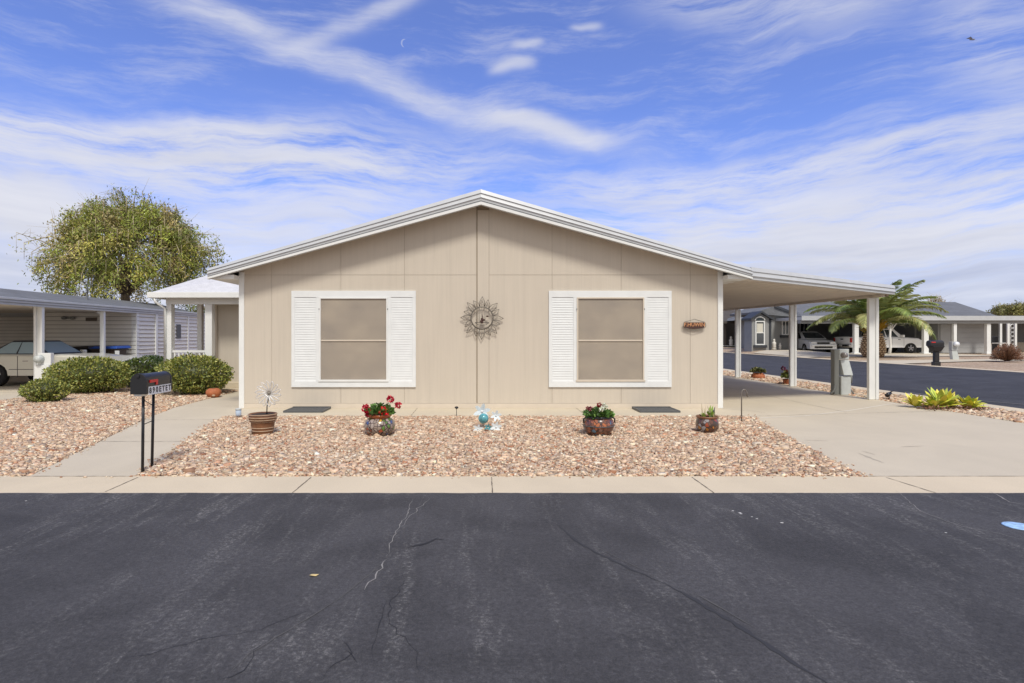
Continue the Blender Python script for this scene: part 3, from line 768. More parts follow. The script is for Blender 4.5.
b_ = MB(); b_.box(xc-.06,xc+.02,6.18,6.3,zb-.03,zb-.008); b_.build('bracket', 'silver_wire', mbx)

# ------------------------------------------------------------------ foliage helpers
def jc(c, v=.18):
    k = math.exp(rnd.gauss(0, v)); return (c[0]*k*rnd.uniform(.9,1.1), c[1]*k, c[2]*k*rnd.uniform(.85,1.15))
GREENS = [(.22,.25,.045),(.15,.19,.035),(.32,.33,.07),(.10,.13,.028),(.40,.39,.11)]
def pickc(pal, v=.15): return jc(rnd.choice(pal), v)
def bush(name, label, c, rx, ry, rz, n, leaf=.06, pal=GREENS, group='clipped bushes in the side yard', cat='bush', seed=1):
    t = thing(name, label, cat, (c[0], c[1], 0), group=group)
    b_ = MB()
    for k in range(9):
        a = rnd.uniform(0, 6.28); r = rnd.uniform(.2, .75)
        b_.tube([(c[0]+rnd.uniform(-.05,.05),c[1]+rnd.uniform(-.05,.05),-.03),(c[0]+rx*r*.5*math.cos(a),c[1]+ry*r*.5*math.sin(a),rz*.6),(c[0]+rx*r*math.cos(a),c[1]+ry*r*math.sin(a),rz*1.3)], [.02,.012,.005], 5)
    b_.build('stem', 'bark', t)
    f = MB(); sd = Vector((c[0]*3.1, c[1]*1.7, seed))
    zc = rz*1.02
    for i in range(n):
        d = Vector((rnd.gauss(0,1), rnd.gauss(0,1), rnd.gauss(0,1))).normalized()
        lump = 1+.16*mnoise.noise(d*1.8+sd)+.11*mnoise.noise(d*5+sd)
        rr = lump*(1-abs(rnd.gauss(0,.085)) if rnd.random() < .78 else rnd.uniform(.4,.95))+ (rnd.uniform(0,.07) if rnd.random() < .12 else 0)
        sq = 1.0 if d.z > 0 else .96
        p = Vector((c[0]+d.x*rx*rr, c[1]+d.y*ry*rr, zc+d.z*rz*rr*sq))
        if p.z < .03: p.z = rnd.uniform(.03,.12)
        out = (d+Vector((rnd.gauss(0,.7), rnd.gauss(0,.7), rnd.gauss(0,.7)+.25)))
        f.leaf(p, leaf*rnd.uniform(.7,1.4), pickc(pal), out, .55)
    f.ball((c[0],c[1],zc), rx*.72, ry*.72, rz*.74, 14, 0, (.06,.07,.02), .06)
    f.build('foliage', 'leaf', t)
    return t
bush('low_bush', 'smallest low rounded bush at the front edge of the left yard', (-9.95,13.05), .47, .42, .25, 3200, .05)
bush('clipped_bush', 'big clipped bush in front of the neighbour car and carport post', (-10.35,15.1), 1.0, .75, .46, 8500, .062)
bush('clipped_bush', 'medium bush directly behind and right of the big clipped bush', (-10.05,16.7), .55, .6, .42, 4000, .062, pal=[(.09,.13,.025),(.06,.10,.02),(.13,.16,.035)])
bush('clipped_bush', 'farthest green bush against the white siding left of the porch', (-11.35,19.9), .62, .5, .40, 2800, .065, pal=[(.06,.11,.02),(.045,.085,.018)])
bush('clipped_bush', 'wide clipped bush in front of the porch posts beside the walkway', (-7.38,14.75), .88, .72, .49, 8000, .062)

# terracotta bowl
c = (-6.52,13.95,0); o = thing('clay_bowl', 'round terracotta jug with a hole lying at the walkway edge by the bush', 'pot', c)
b_ = MB(); b_.lathe([(.07,-.01),(.14,.03),(.18,.10),(.17,.17),(.11,.215),(.05,.225),(.045,.21)], c, 20); bo = b_.build('bowl', 'terracotta', o)
b_ = MB(); b_.lathe([(.046,.2),(.04,.228),(.036,.2)], c, 14); b_.build('mouth', 'dark_soil', bo)
b_ = MB(); b_.ball((c[0]+.07,c[1]-.155,.06), .045,.02,.025, 10); b_.build('patch', 'pot_band', bo)

# ------------------------------------------------------------------ pots in the front bed
def pot(name, label, c, prof, m_, group='flower pots on the gravel in front of the wall', bands=None, bandm=None, soilz=None, soilr=.15, rimp=None, rimm=None):
    t = thing(name, label, 'flower pot', c, group=group)
    b_ = MB(); b_.lathe(prof, c, 28); body = b_.build('pot_body', m_, t)
    if rimp: b_ = MB(); b_.lathe(rimp, c, 28); b_.build('rim', rimm, t)
    if bands:
        b_ = MB()
        for r, z in bands: b_.tube([(c[0]+r*math.cos(2*math.pi*k/28), c[1]+r*math.sin(2*math.pi*k/28), c[2]+z) for k in range(29)], .007, 6, cap=False)
        b_.build('band', bandm, body)
    b_ = MB(); b_.lathe([(soilr,soilz-.02),(soilr,soilz)], c, 20); b_.build('soil', 'dark_soil', t)
    return t
# striped brown pot
c = (-3.33,8.74,.0)
t = pot('flower_pot', 'tapered brown pot with pale stripes holding a wire flower, leftmost on the gravel', c,
    [(.135,-.01),(.150,.02),(.172,.14),(.178,.20),(.196,.205),(.210,.31),(.198,.315),(.180,.29)], 'brown_pot',
    bands=[(.200,.225),(.206,.262),(.176,.195),(.166,.105),(.158,.06),(.211,.305)], bandm='pot_band', soilz=.30, soilr=.18)
o = thing('wire_flower', 'silver wire flower ornament on a thin stem standing in the striped brown pot', 'garden ornament', (c[0]+.05,c[1],.30))
fc = Vector((c[0]+.10, c[1]-.02, .62))
b_ = MB(); b_.tube([(c[0]+.06,c[1],.29),(c[0]+.065,c[1],.42),(fc.x,fc.y+.02,fc.z)], .008, 6); b_.build('stem', 'black_metal', o)
b_ = MB(); n = 14
for k in range(n):
    a = 2*math.pi*k/n; pts = []
    for s in range(9):
        u = s/8*2*math.pi; r = .03+.085*(1-math.cos(u)); w = .026*math.sin(u)
        aa = a+.35*(r/.2); pts.append((fc.x+r*math.cos(aa)-w*math.sin(aa), fc.y-.03*math.sin(u/2), fc.z+r*math.sin(aa)+w*math.cos(aa)))
    b_.tube(pts, .0055, 4)
b_.build('petal', 'silver_wire', o)
b_ = MB(); b_.ball(tuple(fc), .026,.02,.026, 10); b_.build('flower_center', 'bronze_wire', o)

def plant(parent_label, name, c, z, r, n, h, pal, flowers=(), fpal=None, stems=(), group='plants growing in the pots', leaf=.06, cat='plant'):
    t = thing(name, parent_label, cat, (c[0],c[1],z), group=group)
    f = MB()
    for i in range(n):
        a = rnd.uniform(0,6.28); q = r*math.sqrt(rnd.random()); hh = h*(1-(q/r)**2*.6)*rnd.uniform(.15,1)
        p = (c[0]+q*math.cos(a), c[1]+q*math.sin(a), z+hh)
        f.leaf(p, leaf*rnd.uniform(.7,1.3), pickc(pal), Vector((math.cos(a)*.8+rnd.gauss(0,.5), math.sin(a)*.8+rnd.gauss(0,.5), rnd.uniform(0,1))), .8)
    f.build('foliage', 'leaf', t)
    for (dx, dy, dz, fr, col) in flowers:
        s = MB(); s.tube([(c[0]+dx*.3,c[1]+dy*.3,z-.01),(c[0]+dx*.8,c[1]+dy,z+dz*.7),(c[0]+dx,c[1]+dy,z+dz)], .005, 5); st = s.build('flower_stem', 'twig_pale', t)
        f = MB(); p0 = Vector((c[0]+dx,c[1]+dy,z+dz))
        for k in range(60):
            d = Vector((rnd.gauss(0,1),rnd.gauss(0,1),rnd.gauss(0,1))).normalized()
            f.leaf(p0+d*fr*rnd.uniform(.3,.85), fr*.75, jc(col,.2), d+Vector((rnd.gauss(0,.4),rnd.gauss(0,.4),rnd.gauss(0,.4))), .9)
        f.build('blossom', 'petal_red', st)
    return t
GP = [(.07,.15,.025),(.10,.20,.035),(.05,.11,.02),(.14,.24,.05)]
c = (-1.52,8.64,.0)
pot('flower_pot', 'rounded painted clay pot with blue and yellow flower pattern holding red geraniums', c,
    [(.13,-.01),(.17,.02),(.225,.09),(.235,.15),(.215,.22),(.17,.26),(.155,.265)], 'talavera_light', soilz=.30, soilr=.15,
    rimp=[(.15,.258),(.165,.275),(.185,.30),(.190,.318),(.172,.318),(.155,.29)], rimm='rust_glaze')
RD = (.45,.006,.03); RB = (.70,.008,.02)
plant('red geraniums with round green leaves in the painted clay pot', 'geranium', c, .30, .19, 420, .17, GP,
      [(-.20,-.05,.10,.05,RD),(-.15,-.08,.05,.055,RD),(-.10,-.10,.04,.05,RD),(.08,-.12,.07,.06,RB),(.06,-.10,.04,.045,RB),(.16,.0,.24,.05,RD),(.28,.0,.15,.045,RD),(-.22,.02,.13,.04,RD),(-.17,-.02,.01,.04,RD)], leaf=.065)
c = (1.80,8.66,.0)
pot('flower_pot', 'squat reddish brown patterned clay pot with small ring handles, right of the wall centre', c,
    [(.12,-.01),(.16,.015),(.215,.08),(.235,.13),(.235,.17),(.215,.235),(.195,.26),(.18,.262)], 'talavera_brown', soilz=.262, soilr=.17,
    bands=[(.238,.150)], bandm='dark_grate', rimp=[(.185,.252),(.20,.262),(.205,.285),(.19,.29),(.178,.27)], rimm='black_metal')
hp = bpy.data.objects['flower_pot.002']
for s in (-1, 1):
    b_ = MB(); b_.tube([(c[0]+s*.20,c[1]-.05,.27),(c[0]+s*.235,c[1]-.05,.25),(c[0]+s*.235,c[1]-.05,.19)], .012, 6); b_.build('handle', 'black_metal', hp)
WH = (.75,.75,.62)
plant('leafy green pansies with dark red and white blooms in the squat brown pot', 'pansy_plant', c, .26, .20, 420, .14, GP,
      [(.0,-.05,.20,.035,(.22,.005,.01)),(-.13,-.04,.14,.03,(.25,.02,.05)),(-.17,-.02,.15,.022,(.3,.03,.05)),(.07,-.05,.19,.032,WH),(.03,-.10,.13,.035,WH),(.12,-.02,.17,.02,WH)], leaf=.06)
b_ = None
c = (3.53,8.86,.0)
pot('flower_pot', 'small dark glazed pot with orange pattern holding dry sprouts, rightmost on the gravel', c,
    [(.10,-.01),(.13,.015),(.165,.07),(.172,.12),(.165,.18),(.145,.225),(.14,.24)], 'talavera_orange', soilz=.22, soilr=.13,
    rimp=[(.142,.22),(.158,.235),(.162,.26),(.15,.262),(.135,.24)], rimm='brown_pot')
t = plant('a few upright dry and green sprouts in the small dark pot', 'sprouting_bulb', c, .21, .11, 24, .08, [(.25,.33,.06),(.2,.16,.06)], leaf=.07)
b_ = MB(); 
for dx, h, w in ((-.07,.25,.007),(-.035,.17,.009),(-.02,.22,.004),(.05,.20,.006),(.10,.13,.006)):
    b_.tube([(c[0]+dx,c[1],.2),(c[0]+dx*1.1,c[1],.2+h*.6),(c[0]+dx*1.25,c[1],.2+h)], [w,w,w*.4], 5)
b_.build('dry_stem', 'twig_pale', t)
b_ = MB()
for k in range(10): b_.leaf((c[0]+.05+rnd.uniform(-.02,.03), c[1], .21+rnd.uniform(0,.1)), .12, jc((.25,.38,.05),.1), Vector((rnd.uniform(-.3,.5),rnd.uniform(-.3,.3),1)), .3)
for k in range(5): b_.leaf((c[0]+.10,c[1],.22+k*.02), .12, jc((.10,.10,.12),.1), Vector((rnd.uniform(-.1,.3),0,1)), .3)
b_.build('green_blade', 'leaf', t)

# glass flower stakes
def stake(label, x, y, z, kind, s=1.0):
    t = thing('flower_stake', label, 'garden ornament', (x,y,0), group='glass flower stakes by the wall centre')
    b_ = MB(); b_.tube([(x,y,-.05),(x+.004,y,z)], .006, 6); b_.build('stem', 'bronze_wire', t)
    b_ = MB()
    if kind == 'ball':
        b_.ball((x,y,z), .085*s,.08*s,.085*s, 16); b_.build('globe', 'glass_teal', t)
    else:
        for k in range(6):
            a = math.pi*k/3+.3; d = Vector((math.cos(a),-.35,math.sin(a))); p = Vector((x,y-.01,z))
            u = Vector((-math.sin(a),0,math.cos(a)))*.03*s
            b_.add([p, p+d*.05*s+u, p+d*.10*s+u*.8, p+d*.13*s, p+d*.10*s-u*.8, p+d*.05*s-u], [(0,1,2,3,4,5)], 0, False)
            b_.add([p+Vector((0,.006,0)), p+d*.05*s-u+Vector((0,.006,0)), p+d*.10*s-u*.8+Vector((0,.006,0)), p+d*.13*s+Vector((0,.006,0)), p+d*.10*s+u*.8+Vector((0,.006,0)), p+d*.05*s+u+Vector((0,.006,0))], [(0,1,2,3,4,5)], 0, False)
        b_.build('petal', 'glass_teal' if kind == 'teal' else 'glass_white', t)
        b_ = MB(); b_.ball((x,y-.02,z), .02*s,.02*s,.02*s, 8); b_.build('flower_center', 'silver_wire', t)
stake('teal glass globe stake in the middle of the stake cluster', at(483.5,419,9.25).x, 9.25, at(483.5,418.5,9.25).z, 'ball')
stake('largest pale glass flower stake at the top of the cluster', at(482,411,9.4).x, 9.4, at(482,411.5,9.4).z, 'white', 1.15)
stake('pale blue glass flower stake at the right of the cluster', at(496,414,9.3).x, 9.3, at(496,415.5,9.3).z, 'white', .75)
stake('low white flower stake at the lower right of the cluster', at(496,428,9.0).x, 9.0, at(496.5,427,9.0).z, 'white', .75)
stake('low white flower stake at the lower left of the cluster', at(478,429,9.0).x, 9.0, at(478,429,9.0).z, 'white', .65)
stake('tiny blue green flower stake low in the middle of the cluster', at(488,427,9.05).x, 9.05, at(488,427.5,9.05).z, 'teal', .5)
# spike light, solar cup, shepherd hook
x, y = -.44, 10.7
t = thing('spike_light', 'tiny black spike light in front of the wall left of centre', 'garden light', (x,y,0))
b_ = MB(); b_.tube([(x,y,-.04),(x,y,.14)], .006, 6); b_.build('spike', 'black_metal', t)
b_ = MB(); b_.lathe([(.012,.13),(.035,.15),(.035,.17),(.01,.18)], (x,y,0), 12); b_.build('cap', 'black_metal', t)
x, y = at(238.5,415,10.45).x, 10.45
t = thing('solar_light', 'small clear bluish plastic garden light at the left corner of the wall', 'garden light', (x,y,0))
b_ = MB(); b_.lathe([(.045,.04),(.05,.05),(.05,.14),(.04,.15)], (x,y,0), 14); b_.build('lamp_cup', 'plastic_clear', t)
b_ = MB(); b_.lathe([(.058,.151),(.058,.165),(.02,.175)], (x,y,0), 14); b_.tube([(x,y,-.04),(x,y,.04)], .01, 6); b_.build('lamp_top', 'pedestal_grey', t)
x, y = 4.58, 9.98
b_ = MB(); P = [(x,y,-.06),(x,y,.48)]+[(x+.045-.045*math.cos(k*math.pi/8), y, .50+.065*math.sin(k*math.pi/8)) for k in range(1,9)]+[(x+.095,y,.44),(x+.11,y,.43),(x+.12,y,.45)]
b_.tube(P, .010, 6); b_.tube([(x-.05,y,.03),(x-.05,y,-.05)], .008, 6); b_.tube([(x-.05,y,.03),(x+.05,y,.03),(x+.05,y,-.05)], .008, 6)
tag(b_.build('shepherd_hook', 'bronze_wire'), 'thin dark metal crook staked in the gravel corner by the driveway', 'plant hook')

# ------------------------------------------------------------------ electrical pedestal and things by the driveway
x, y = 9.23, 14.6
t = thing('electric_pedestal', 'grey metal meter pedestal standing between the first two carport posts', 'meter box', (x,y,0))
def px_(p): return (p-CX)*y/F
def zz(p): return H+(CY-p)*y/F
b_ = MB(); b_.box(px_(839.3), px_(849), y-.08, y+.10, 0, zz(376)); b_.build('lower_cabinet', 'pedestal_grey', t, bevel=.008)
b_ = MB(); b_.hexa([(px_(841),y-.12,zz(375)),(px_(850.2),y-.12,zz(375)),(px_(850.2),y+.10,zz(375)),(px_(841),y+.10,zz(375)),(px_(840),y-.02,zz(360)),(px_(848.6),y-.02,zz(360)),(px_(848.6),y+.10,zz(360)),(px_(840),y+.10,zz(360))])
b_.build('cover', 'pedestal_grey', t, bevel=.008)
b_ = MB(); b_.box(px_(838.8), px_(848.4), y-.03, y+.10, zz(359.6), zz(349)); b_.build('meter_housing', 'pedestal_grey', t, bevel=.01)
b_ = MB(); b_.box(px_(834), px_(838.7), y-.02, y+.14, 0, zz(349.5)); b_.build('side_panel', 'pedestal_dark', t, bevel=.006)
b_ = MB()
mc = (px_(842.5), y-.03, zz(355)); n = 20
b_.add([(mc[0]+.075*math.cos(2*math.pi*k/n), mc[1], mc[2]+.075*math.sin(2*math.pi*k/n)) for k in range(n)]+[(mc[0]+.06*math.cos(2*math.pi*k/n), mc[1]-.11, mc[2]+.06*math.sin(2*math.pi*k/n)) for k in range(n)],
       [(k,(k+1)%n,(k+1)%n+n,k+n) for k in range(n)]+[tuple(range(n,2*n))], 0, True)
b_.build('meter', 'meter_glass', t)
b_ = MB(); b_.tube([(px_(850.5),y+.03,zz(370)),(px_(851),y+.03,.5),(px_(850.6),y+.02,.15),(px_(853),y-.05,.0)], .018, 6); b_.tube([(px_(851),y,zz(371)),(px_(851),y,zz(383))], .03, 8)
b_.tube([(px_(835),y,.25),(px_(833),y-.05,.12),(px_(829),y-.08,.03)], .025, 6)
b_.build('conduit', 'pedestal_dark', t)
x, y = 9.62, 13.4
t = thing('spot_light', 'small black spot light on a spike in the gravel right of the nearest carport post', 'garden light', (x,y,0))
b_ = MB(); b_.tube([(x,y,-.04),(x,y,.10)], .012, 6); b_.build('spike', 'black_metal', t)
b_ = MB(); b_.tube([(x-.075,y-.02,.10),(x-.02,y,.13),(x+.05,y+.02,.16)], [.045,.045,.03], 10); b_.tube([(x+.02,y,.15),(x+.05,y,.20),(x+.09,y,.205)], .014, 6); b_.build('lamp_head', 'black_metal', t)
# yellow-green plant
t = thing('agave_clump', 'yellow green clump of broad pointed leaves in the gravel strip at right', 'plant', (9.6,11.75,0))
for cx_, cy_, hh in ((9.12,11.95,.33),(9.48,11.75,.47),(9.66,11.8,.40),(9.98,11.65,.32),(10.1,11.75,.26),(9.3,11.7,.3)):
    b_ = MB()
    for k in range(26):
        a = rnd.uniform(0,6.28); e = rnd.uniform(.25,1.3); L = hh*rnd.uniform(.8,1.15); w = .055*rnd.uniform(.8,1.2)
        d = Vector((math.cos(a)*math.cos(e), math.sin(a)*math.cos(e), math.sin(e))); u = Vector((-math.sin(a),math.cos(a),0))
        p = Vector((cx_,cy_,.02)); q = [p, p+d*L*.4, p+d*L*.75+Vector((0,0,-.01)), p+d*L+Vector((0,0,-.03))]
        col = jc(rnd.choice([(.68,.64,.08),(.55,.58,.07),(.76,.68,.12),(.34,.42,.06)]),.1)
        n_ = u.cross(d)*.015
        b_.add([q[0]-u*.012,q[0]+u*.012,q[1]+u*w,q[1]-u*w,q[2]+u*w*.8,q[2]-u*w*.8,q[3],q[1]-n_,q[2]-n_], [(0,1,2,7),(0,7,3),(3,7,8,5),(7,2,4,8),(5,8,6),(8,4,6)], 0, False, col)
    b_.build('rosette', 'leaf', t)
b_ = MB()
for k in range(220): b_.leaf((rnd.uniform(9.0,10.3), rnd.uniform(11.4,11.75), rnd.uniform(.02,.07)), .07, jc((.20,.10,.06),.3), None, .4)
o = b_.build('leaf_litter', 'leaf', kind='stuff'); o['label'] = 'reddish dry leaf litter around the yellow green clump'
# pots beyond the carport
def small_pot(label, plabel, c, prof, pal, h, r, group, fl=None):
    t = thing('planter', label, 'flower pot', c, group=group)
    b_ = MB(); b_.lathe(prof, c, 20); b_.build('pot_body', 'terracotta', t)
    b_ = MB(); z = prof[-1][1]; b_.lathe([(prof[-1][0]*.9,z-.02),(prof[-1][0]*.9,z+.003)], c, 16); b_.build('soil', 'dark_soil', t)
    return plant(plabel, 'potted_plant', c, z, r, 260, h, pal, fl or (), leaf=.09, group='plants in the pots beyond the carport')
small_pot('low wide terracotta bowl planter left of the middle carport post', 'round dark green plant in the low terracotta bowl planter', G(758,378.5), [(.19,-.01),(.23,.03),(.22,.14),(.17,.17),(.16,.2)], [(.06,.08,.02),(.10,.11,.03),(.16,.16,.05)], .17, .22, 'planters beyond the carport')
cq = G(788,384.5)
small_pot('terracotta planter with flowers beside the middle carport post', 'green plant with dark red flowers in the planter by the middle post', cq, [(.11,-.01),(.13,.03),(.15,.15),(.16,.17)], [(.08,.12,.03),(.20,.22,.05)], .24, .15, 'planters beyond the carport', [(-.15,0,.33,.06,(.12,.01,.04)),(.18,0,.31,.05,(.3,.02,.06)),(-.05,0,.25,.04,(.25,.01,.05))])
# road bits
x, y, _ = G(314,577)
b_ = MB(); b_.add([(x-.03,y,.012),(x-.015,y-.015,.016),(x+.015,y-.014,.012),(x+.032,y,.018),(x+.015,y+.014,.012),(x-.015,y+.013,.014)], [(0,1,2,3,4,5)])
tag(b_.build('fallen_leaf', 'leaf_litter'), 'single dry yellow leaf lying on the dark asphalt', 'leaf')
x, y = 4.225, 4.47
b_ = MB(); b_.lathe([(.100,.005),(.104,.010),(.096,.014)], (x,y,0), 24)
tag(b_.build('utility_cover', 'blue_paint'), 'small round blue painted cover in the asphalt at right', 'valve cover')
b_ = MB()
for p in ((733,512),(740,514),(752,518),(757,520),(782,524),(741,515),(946,534),(26,502)):
    xx, yy, _ = G(*p); r = rnd.uniform(.006,.014); b_.add([(xx-r*1.6,yy,.0105),(xx,yy-r,.0105),(xx+r*1.4,yy,.0105),(xx,yy+r,.0105)], [(0,1,2,3)])
o = b_.build('road_debris', 'plaster_white', kind='stuff'); o['label'] = 'scattered pale specks on the asphalt'

# ------------------------------------------------------------------ cars
def wheel(root, x, y, r, side, w=.22, name='wheel'):
    b_ = MB(); n = 24
    pr_ = [(r*.62,-w/2),(r*.93,-w/2),(r,-w/2+.03),(r,w/2-.03),(r*.93,w/2),(r*.62,w/2)]
    vs = [(x+a*math.cos(2*math.pi*k/n), y+b__, r+a*math.sin(2*math.pi*k/n)) for a, b__ in pr_ for k in range(n)]
    fs = [(i*n+k,(i+1)*n+k,(i+1)*n+(k+1)%n,i*n+(k+1)%n) for i in range(5) for k in range(n)]
    b_.add(vs, fs, 0, True)
    b_.add([(x+r*.61*math.cos(2*math.pi*k/n), y, r+r*.61*math.sin(2*math.pi*k/n)) for k in range(n)], [tuple(range(n))])
    wl = b_.build(name, 'rubber', root, world=False)
    b_ = MB(); yo = y+side*(w/2-.02)
    b_.add([(x+r*.62*math.cos(2*math.pi*k/n), yo, r+r*.62*math.sin(2*math.pi*k/n)) for k in range(n)]+[(x+r*.55*math.cos(2*math.pi*k/n), yo-side*.05, r+r*.55*math.sin(2*math.pi*k/n)) for k in range(n)],
           [(k,(k+1)%n,(k+1)%n+n,k+n) for k in range(n)], 0, True)
    for k in range(5):
        a = 2*math.pi*k/5+.3; ca, sa = math.cos(a), math.sin(a); t_ = .045
        q = [(x+r*.08*ca-t_*sa, r+r*.08*sa+t_*ca),(x+r*.08*ca+t_*sa, r+r*.08*sa-t_*ca),(x+r*.6*ca+t_*.7*sa, r+r*.6*sa-t_*.7*ca),(x+r*.6*ca-t_*.7*sa, r+r*.6*sa+t_*.7*ca)]
        b_.add([(p[0],yo+side*.005,p[1]) for p in q]+[(p[0],yo-side*.03,p[1]) for p in q], [(0,1,2,3),(0,4,5,1),(1,5,6,2),(2,6,7,3),(3,7,4,0)])
    b_.ball((x,yo,r), .06,.03,.06, 10)
    b_.build('rim', 'wheel_alloy', wl, world=False)
def arch(cx_, r, z, n=9):
    """points along a wheel arch, from +x to -x seen on the sill line"""
    return [(cx_+r*math.cos(a), max(z, .32+r*math.sin(a))) for a in [math.pi*k/n for k in range(n+1)]]
def car_body(root, prof_top, sill, wheels, ar, W, m_, name='body'):
    """prof_top: (x,z) from rear to front along the shoulder; closed under with arches. body is shaped across its width."""
    und = []
    for cxw in sorted(wheels, reverse=True):
        und += arch(cxw, ar, sill)
    P = prof_top[:]                       # rear -> front over the top
    P += [(prof_top[-1][0], sill)] + und + [(prof_top[0][0], sill)]
    zmid = .55; cx_ = (prof_top[0][0]+prof_top[-1][0])/2; ztop = max(p[1] for p in prof_top)
    def lay(y, k, dz):
        out = []
        for x_, z_ in P:
            out.append((cx_+(x_-cx_)*k, y, z_ if z_ <= sill+.02 else zmid+(z_-zmid)*dz if z_ > zmid else z_))
        return out
    h = W/2; L_ = [lay(-h,.985,.80), lay(-h+.02,.992,.90), lay(-h+.10,1,.985), lay(-h*.5,1.006,1.01), lay(h*.5,1.006,1.01), lay(h-.10,1,.985), lay(h-.02,.992,.90), lay(h,.985,.80)]
    b_ = MB(); n = len(P); vs = [v for l in L_ for v in l]
    fs = [(i*n+k, i*n+(k+1)%n, (i+1)*n+(k+1)%n, (i+1)*n+k) for i in range(len(L_)-1) for k in range(n)]
    b_.add(vs, fs+[tuple(range(n-1,-1,-1)), tuple(range((len(L_)-1)*n, len(L_)*n))], 0, False)
    return b_.build(name, m_, root, world=False)
def cabin(root, low, high, Wl, Wh, m_, glass, panes, name='cabin'):
    """low/high = (x_rear, x_front, z). panes = list of (t0,t1) fractions on each side"""
    xl0,xl1,zl = low; xh0,xh1,zh = high; a, c_ = Wl/2, Wh/2
    b_ = MB(); b_.hexa([(xl0,-a,zl),(xl1,-a,zl),(xl1,a,zl),(xl0,a,zl),(xh0,-c_,zh),(xh1,-c_,zh),(xh1,c_,zh),(xh0,c_,zh)])
    cb = b_.build(name, m_, root, world=False, bevel=.05)
    def quad(p00,p10,p11,p01,u0,u1,v0,v1,off):
        f = lambda u,v: (p00*(1-u)+p10*u)*(1-v)+(p01*(1-u)+p11*u)*v
        nrm = (p10-p00).cross(p01-p00).normalized()*off
        return [f(u0,v0)+nrm, f(u1,v0)+nrm, f(u1,v1)+nrm, f(u0,v1)+nrm]
    V = Vector
    fr = quad(V((xl1,-a,zl)),V((xl1,a,zl)),V((xh1,c_,zh)),V((xh1,-c_,zh)),.06,.94,.10,.9,.006)
    rr = quad(V((xl0,a,zl)),V((xl0,-a,zl)),V((xh0,-c_,zh)),V((xh0,c_,zh)),.08,.92,.2,.88,.006)
    for nm, q in (('windscreen', fr), ('rear_window', rr)):
        b_ = MB(); b_.add(q, [(0,1,2,3)]); b_.build(nm, glass, cb, world=False)
    for t0, t1 in panes:
        for s in (-1, 1):
            if s < 0: q = quad(V((xl0,-a,zl)),V((xl1,-a,zl)),V((xh1,-c_,zh)),V((xh0,-c_,zh)),t0,t1,.08,.88,.006)
            else: q = quad(V((xl1,a,zl)),V((xl0,a,zl)),V((xh0,c_,zh)),V((xh1,c_,zh)),1-t1,1-t0,.08,.88,.006)
            b_ = MB(); b_.add(q, [(0,1,2,3)]); b_.build('side_window', glass, cb, world=False)
    return cb
def strip_part(root, name, m_, boxes, bevel=.01):
    b_ = MB()
    for q in boxes: b_.box(*q)
    return b_.build(name, m_, root, world=False, bevel=bevel)

# neighbour's coupe, front to the right
cr_ = thing('parked_car', 'long champagne coloured car under the left neighbour carport, behind the bush', 'car', (-13.05, 17.85, 0))
car_body(cr_, [(-2.45,.62),(-2.42,.86),(-1.9,.97),(-.6,.96),(.75,.95),(1.6,.87),(2.15,.75),(2.35,.58)], .24, (-1.40,1.35), .40, 1.82, 'tan_car')
cabin(cr_, (-1.80,.12,.94), (-1.10,-.50,1.36), 1.60, 1.16, 'trim_dark', 'windscreen_blue', [(.10,.50),(.53,.93)])
for wx_ in (-1.40, 1.35):
    for s in (-1, 1): wheel(cr_, wx_, s*.80, .33, s)
for s in (-1, 1):
    strip_part(cr_, 'door_handle', 'chrome', [(-.55,-.38,s*.905-.015,s*.905+.015,.74,.77)])
    strip_part(cr_, 'side_mirror', 'tan_car', [(-.12,.02,s*.98-.09,s*.98+.09,.92,1.05)], .03)
    strip_part(cr_, 'side_moulding', 'trim_dark', [(-.95,.95,s*.912-.006,s*.912+.006,.50,.515),(-.70,-.69,s*.912-.006,s*.912+.006,.28,.90)], 0)
    strip_part(cr_, 'headlight', 'lamp_glass', [(2.22,2.34,s*.62-.16,s*.62+.16,.60,.70)], .02)
    strip_part(cr_, 'tail_light', 'tail_red', [(-2.46,-2.40,s*.62-.2,s*.62+.2,.66,.80)], .02)

# white pickup, rear at left
tk = thing('pickup_truck', 'white crew cab pickup truck under the carport across the side street', 'pickup truck', (29.3, 41.95, .25), R(3))
car_body(tk, [(-2.70,.62),(-2.72,1.18),(-2.6,1.20),(-.75,1.20),(-.74,1.16),(1.4,1.16),(2.35,1.10),(2.62,.95),(2.68,.62)], .42, (-1.60,1.72), .47, 1.92, 'white_car')
cabin(tk, (-.86,1.30,1.13), (-.62,.62,1.78), 1.74, 1.40, 'white_car', 'car_glass', [(.06,.36),(.40,.80)])
for wx_ in (-1.60, 1.72):
    for s in (-1, 1): wheel(tk, wx_, s*.84, .38, s, .26)
strip_part(tk, 'bed_liner', 'plastic_black', [(-2.55,-.85,-.76,.76,1.205,1.215)], 0)
strip_part(tk, 'tailgate', 'white_car', [(-2.755,-2.725,-.72,.72,.70,1.15)], .02)
strip_part(tk, 'tailgate_handle', 'plastic_black', [(-2.775,-2.757,-.14,.14,.98,1.06)])
strip_part(tk, 'rear_bumper', 'chrome', [(-2.86,-2.71,-.9,.9,.48,.64)], .03)
strip_part(tk, 'licence_plate', 'white_paint', [(-2.872,-2.862,-.15,.15,.50,.62)], 0)
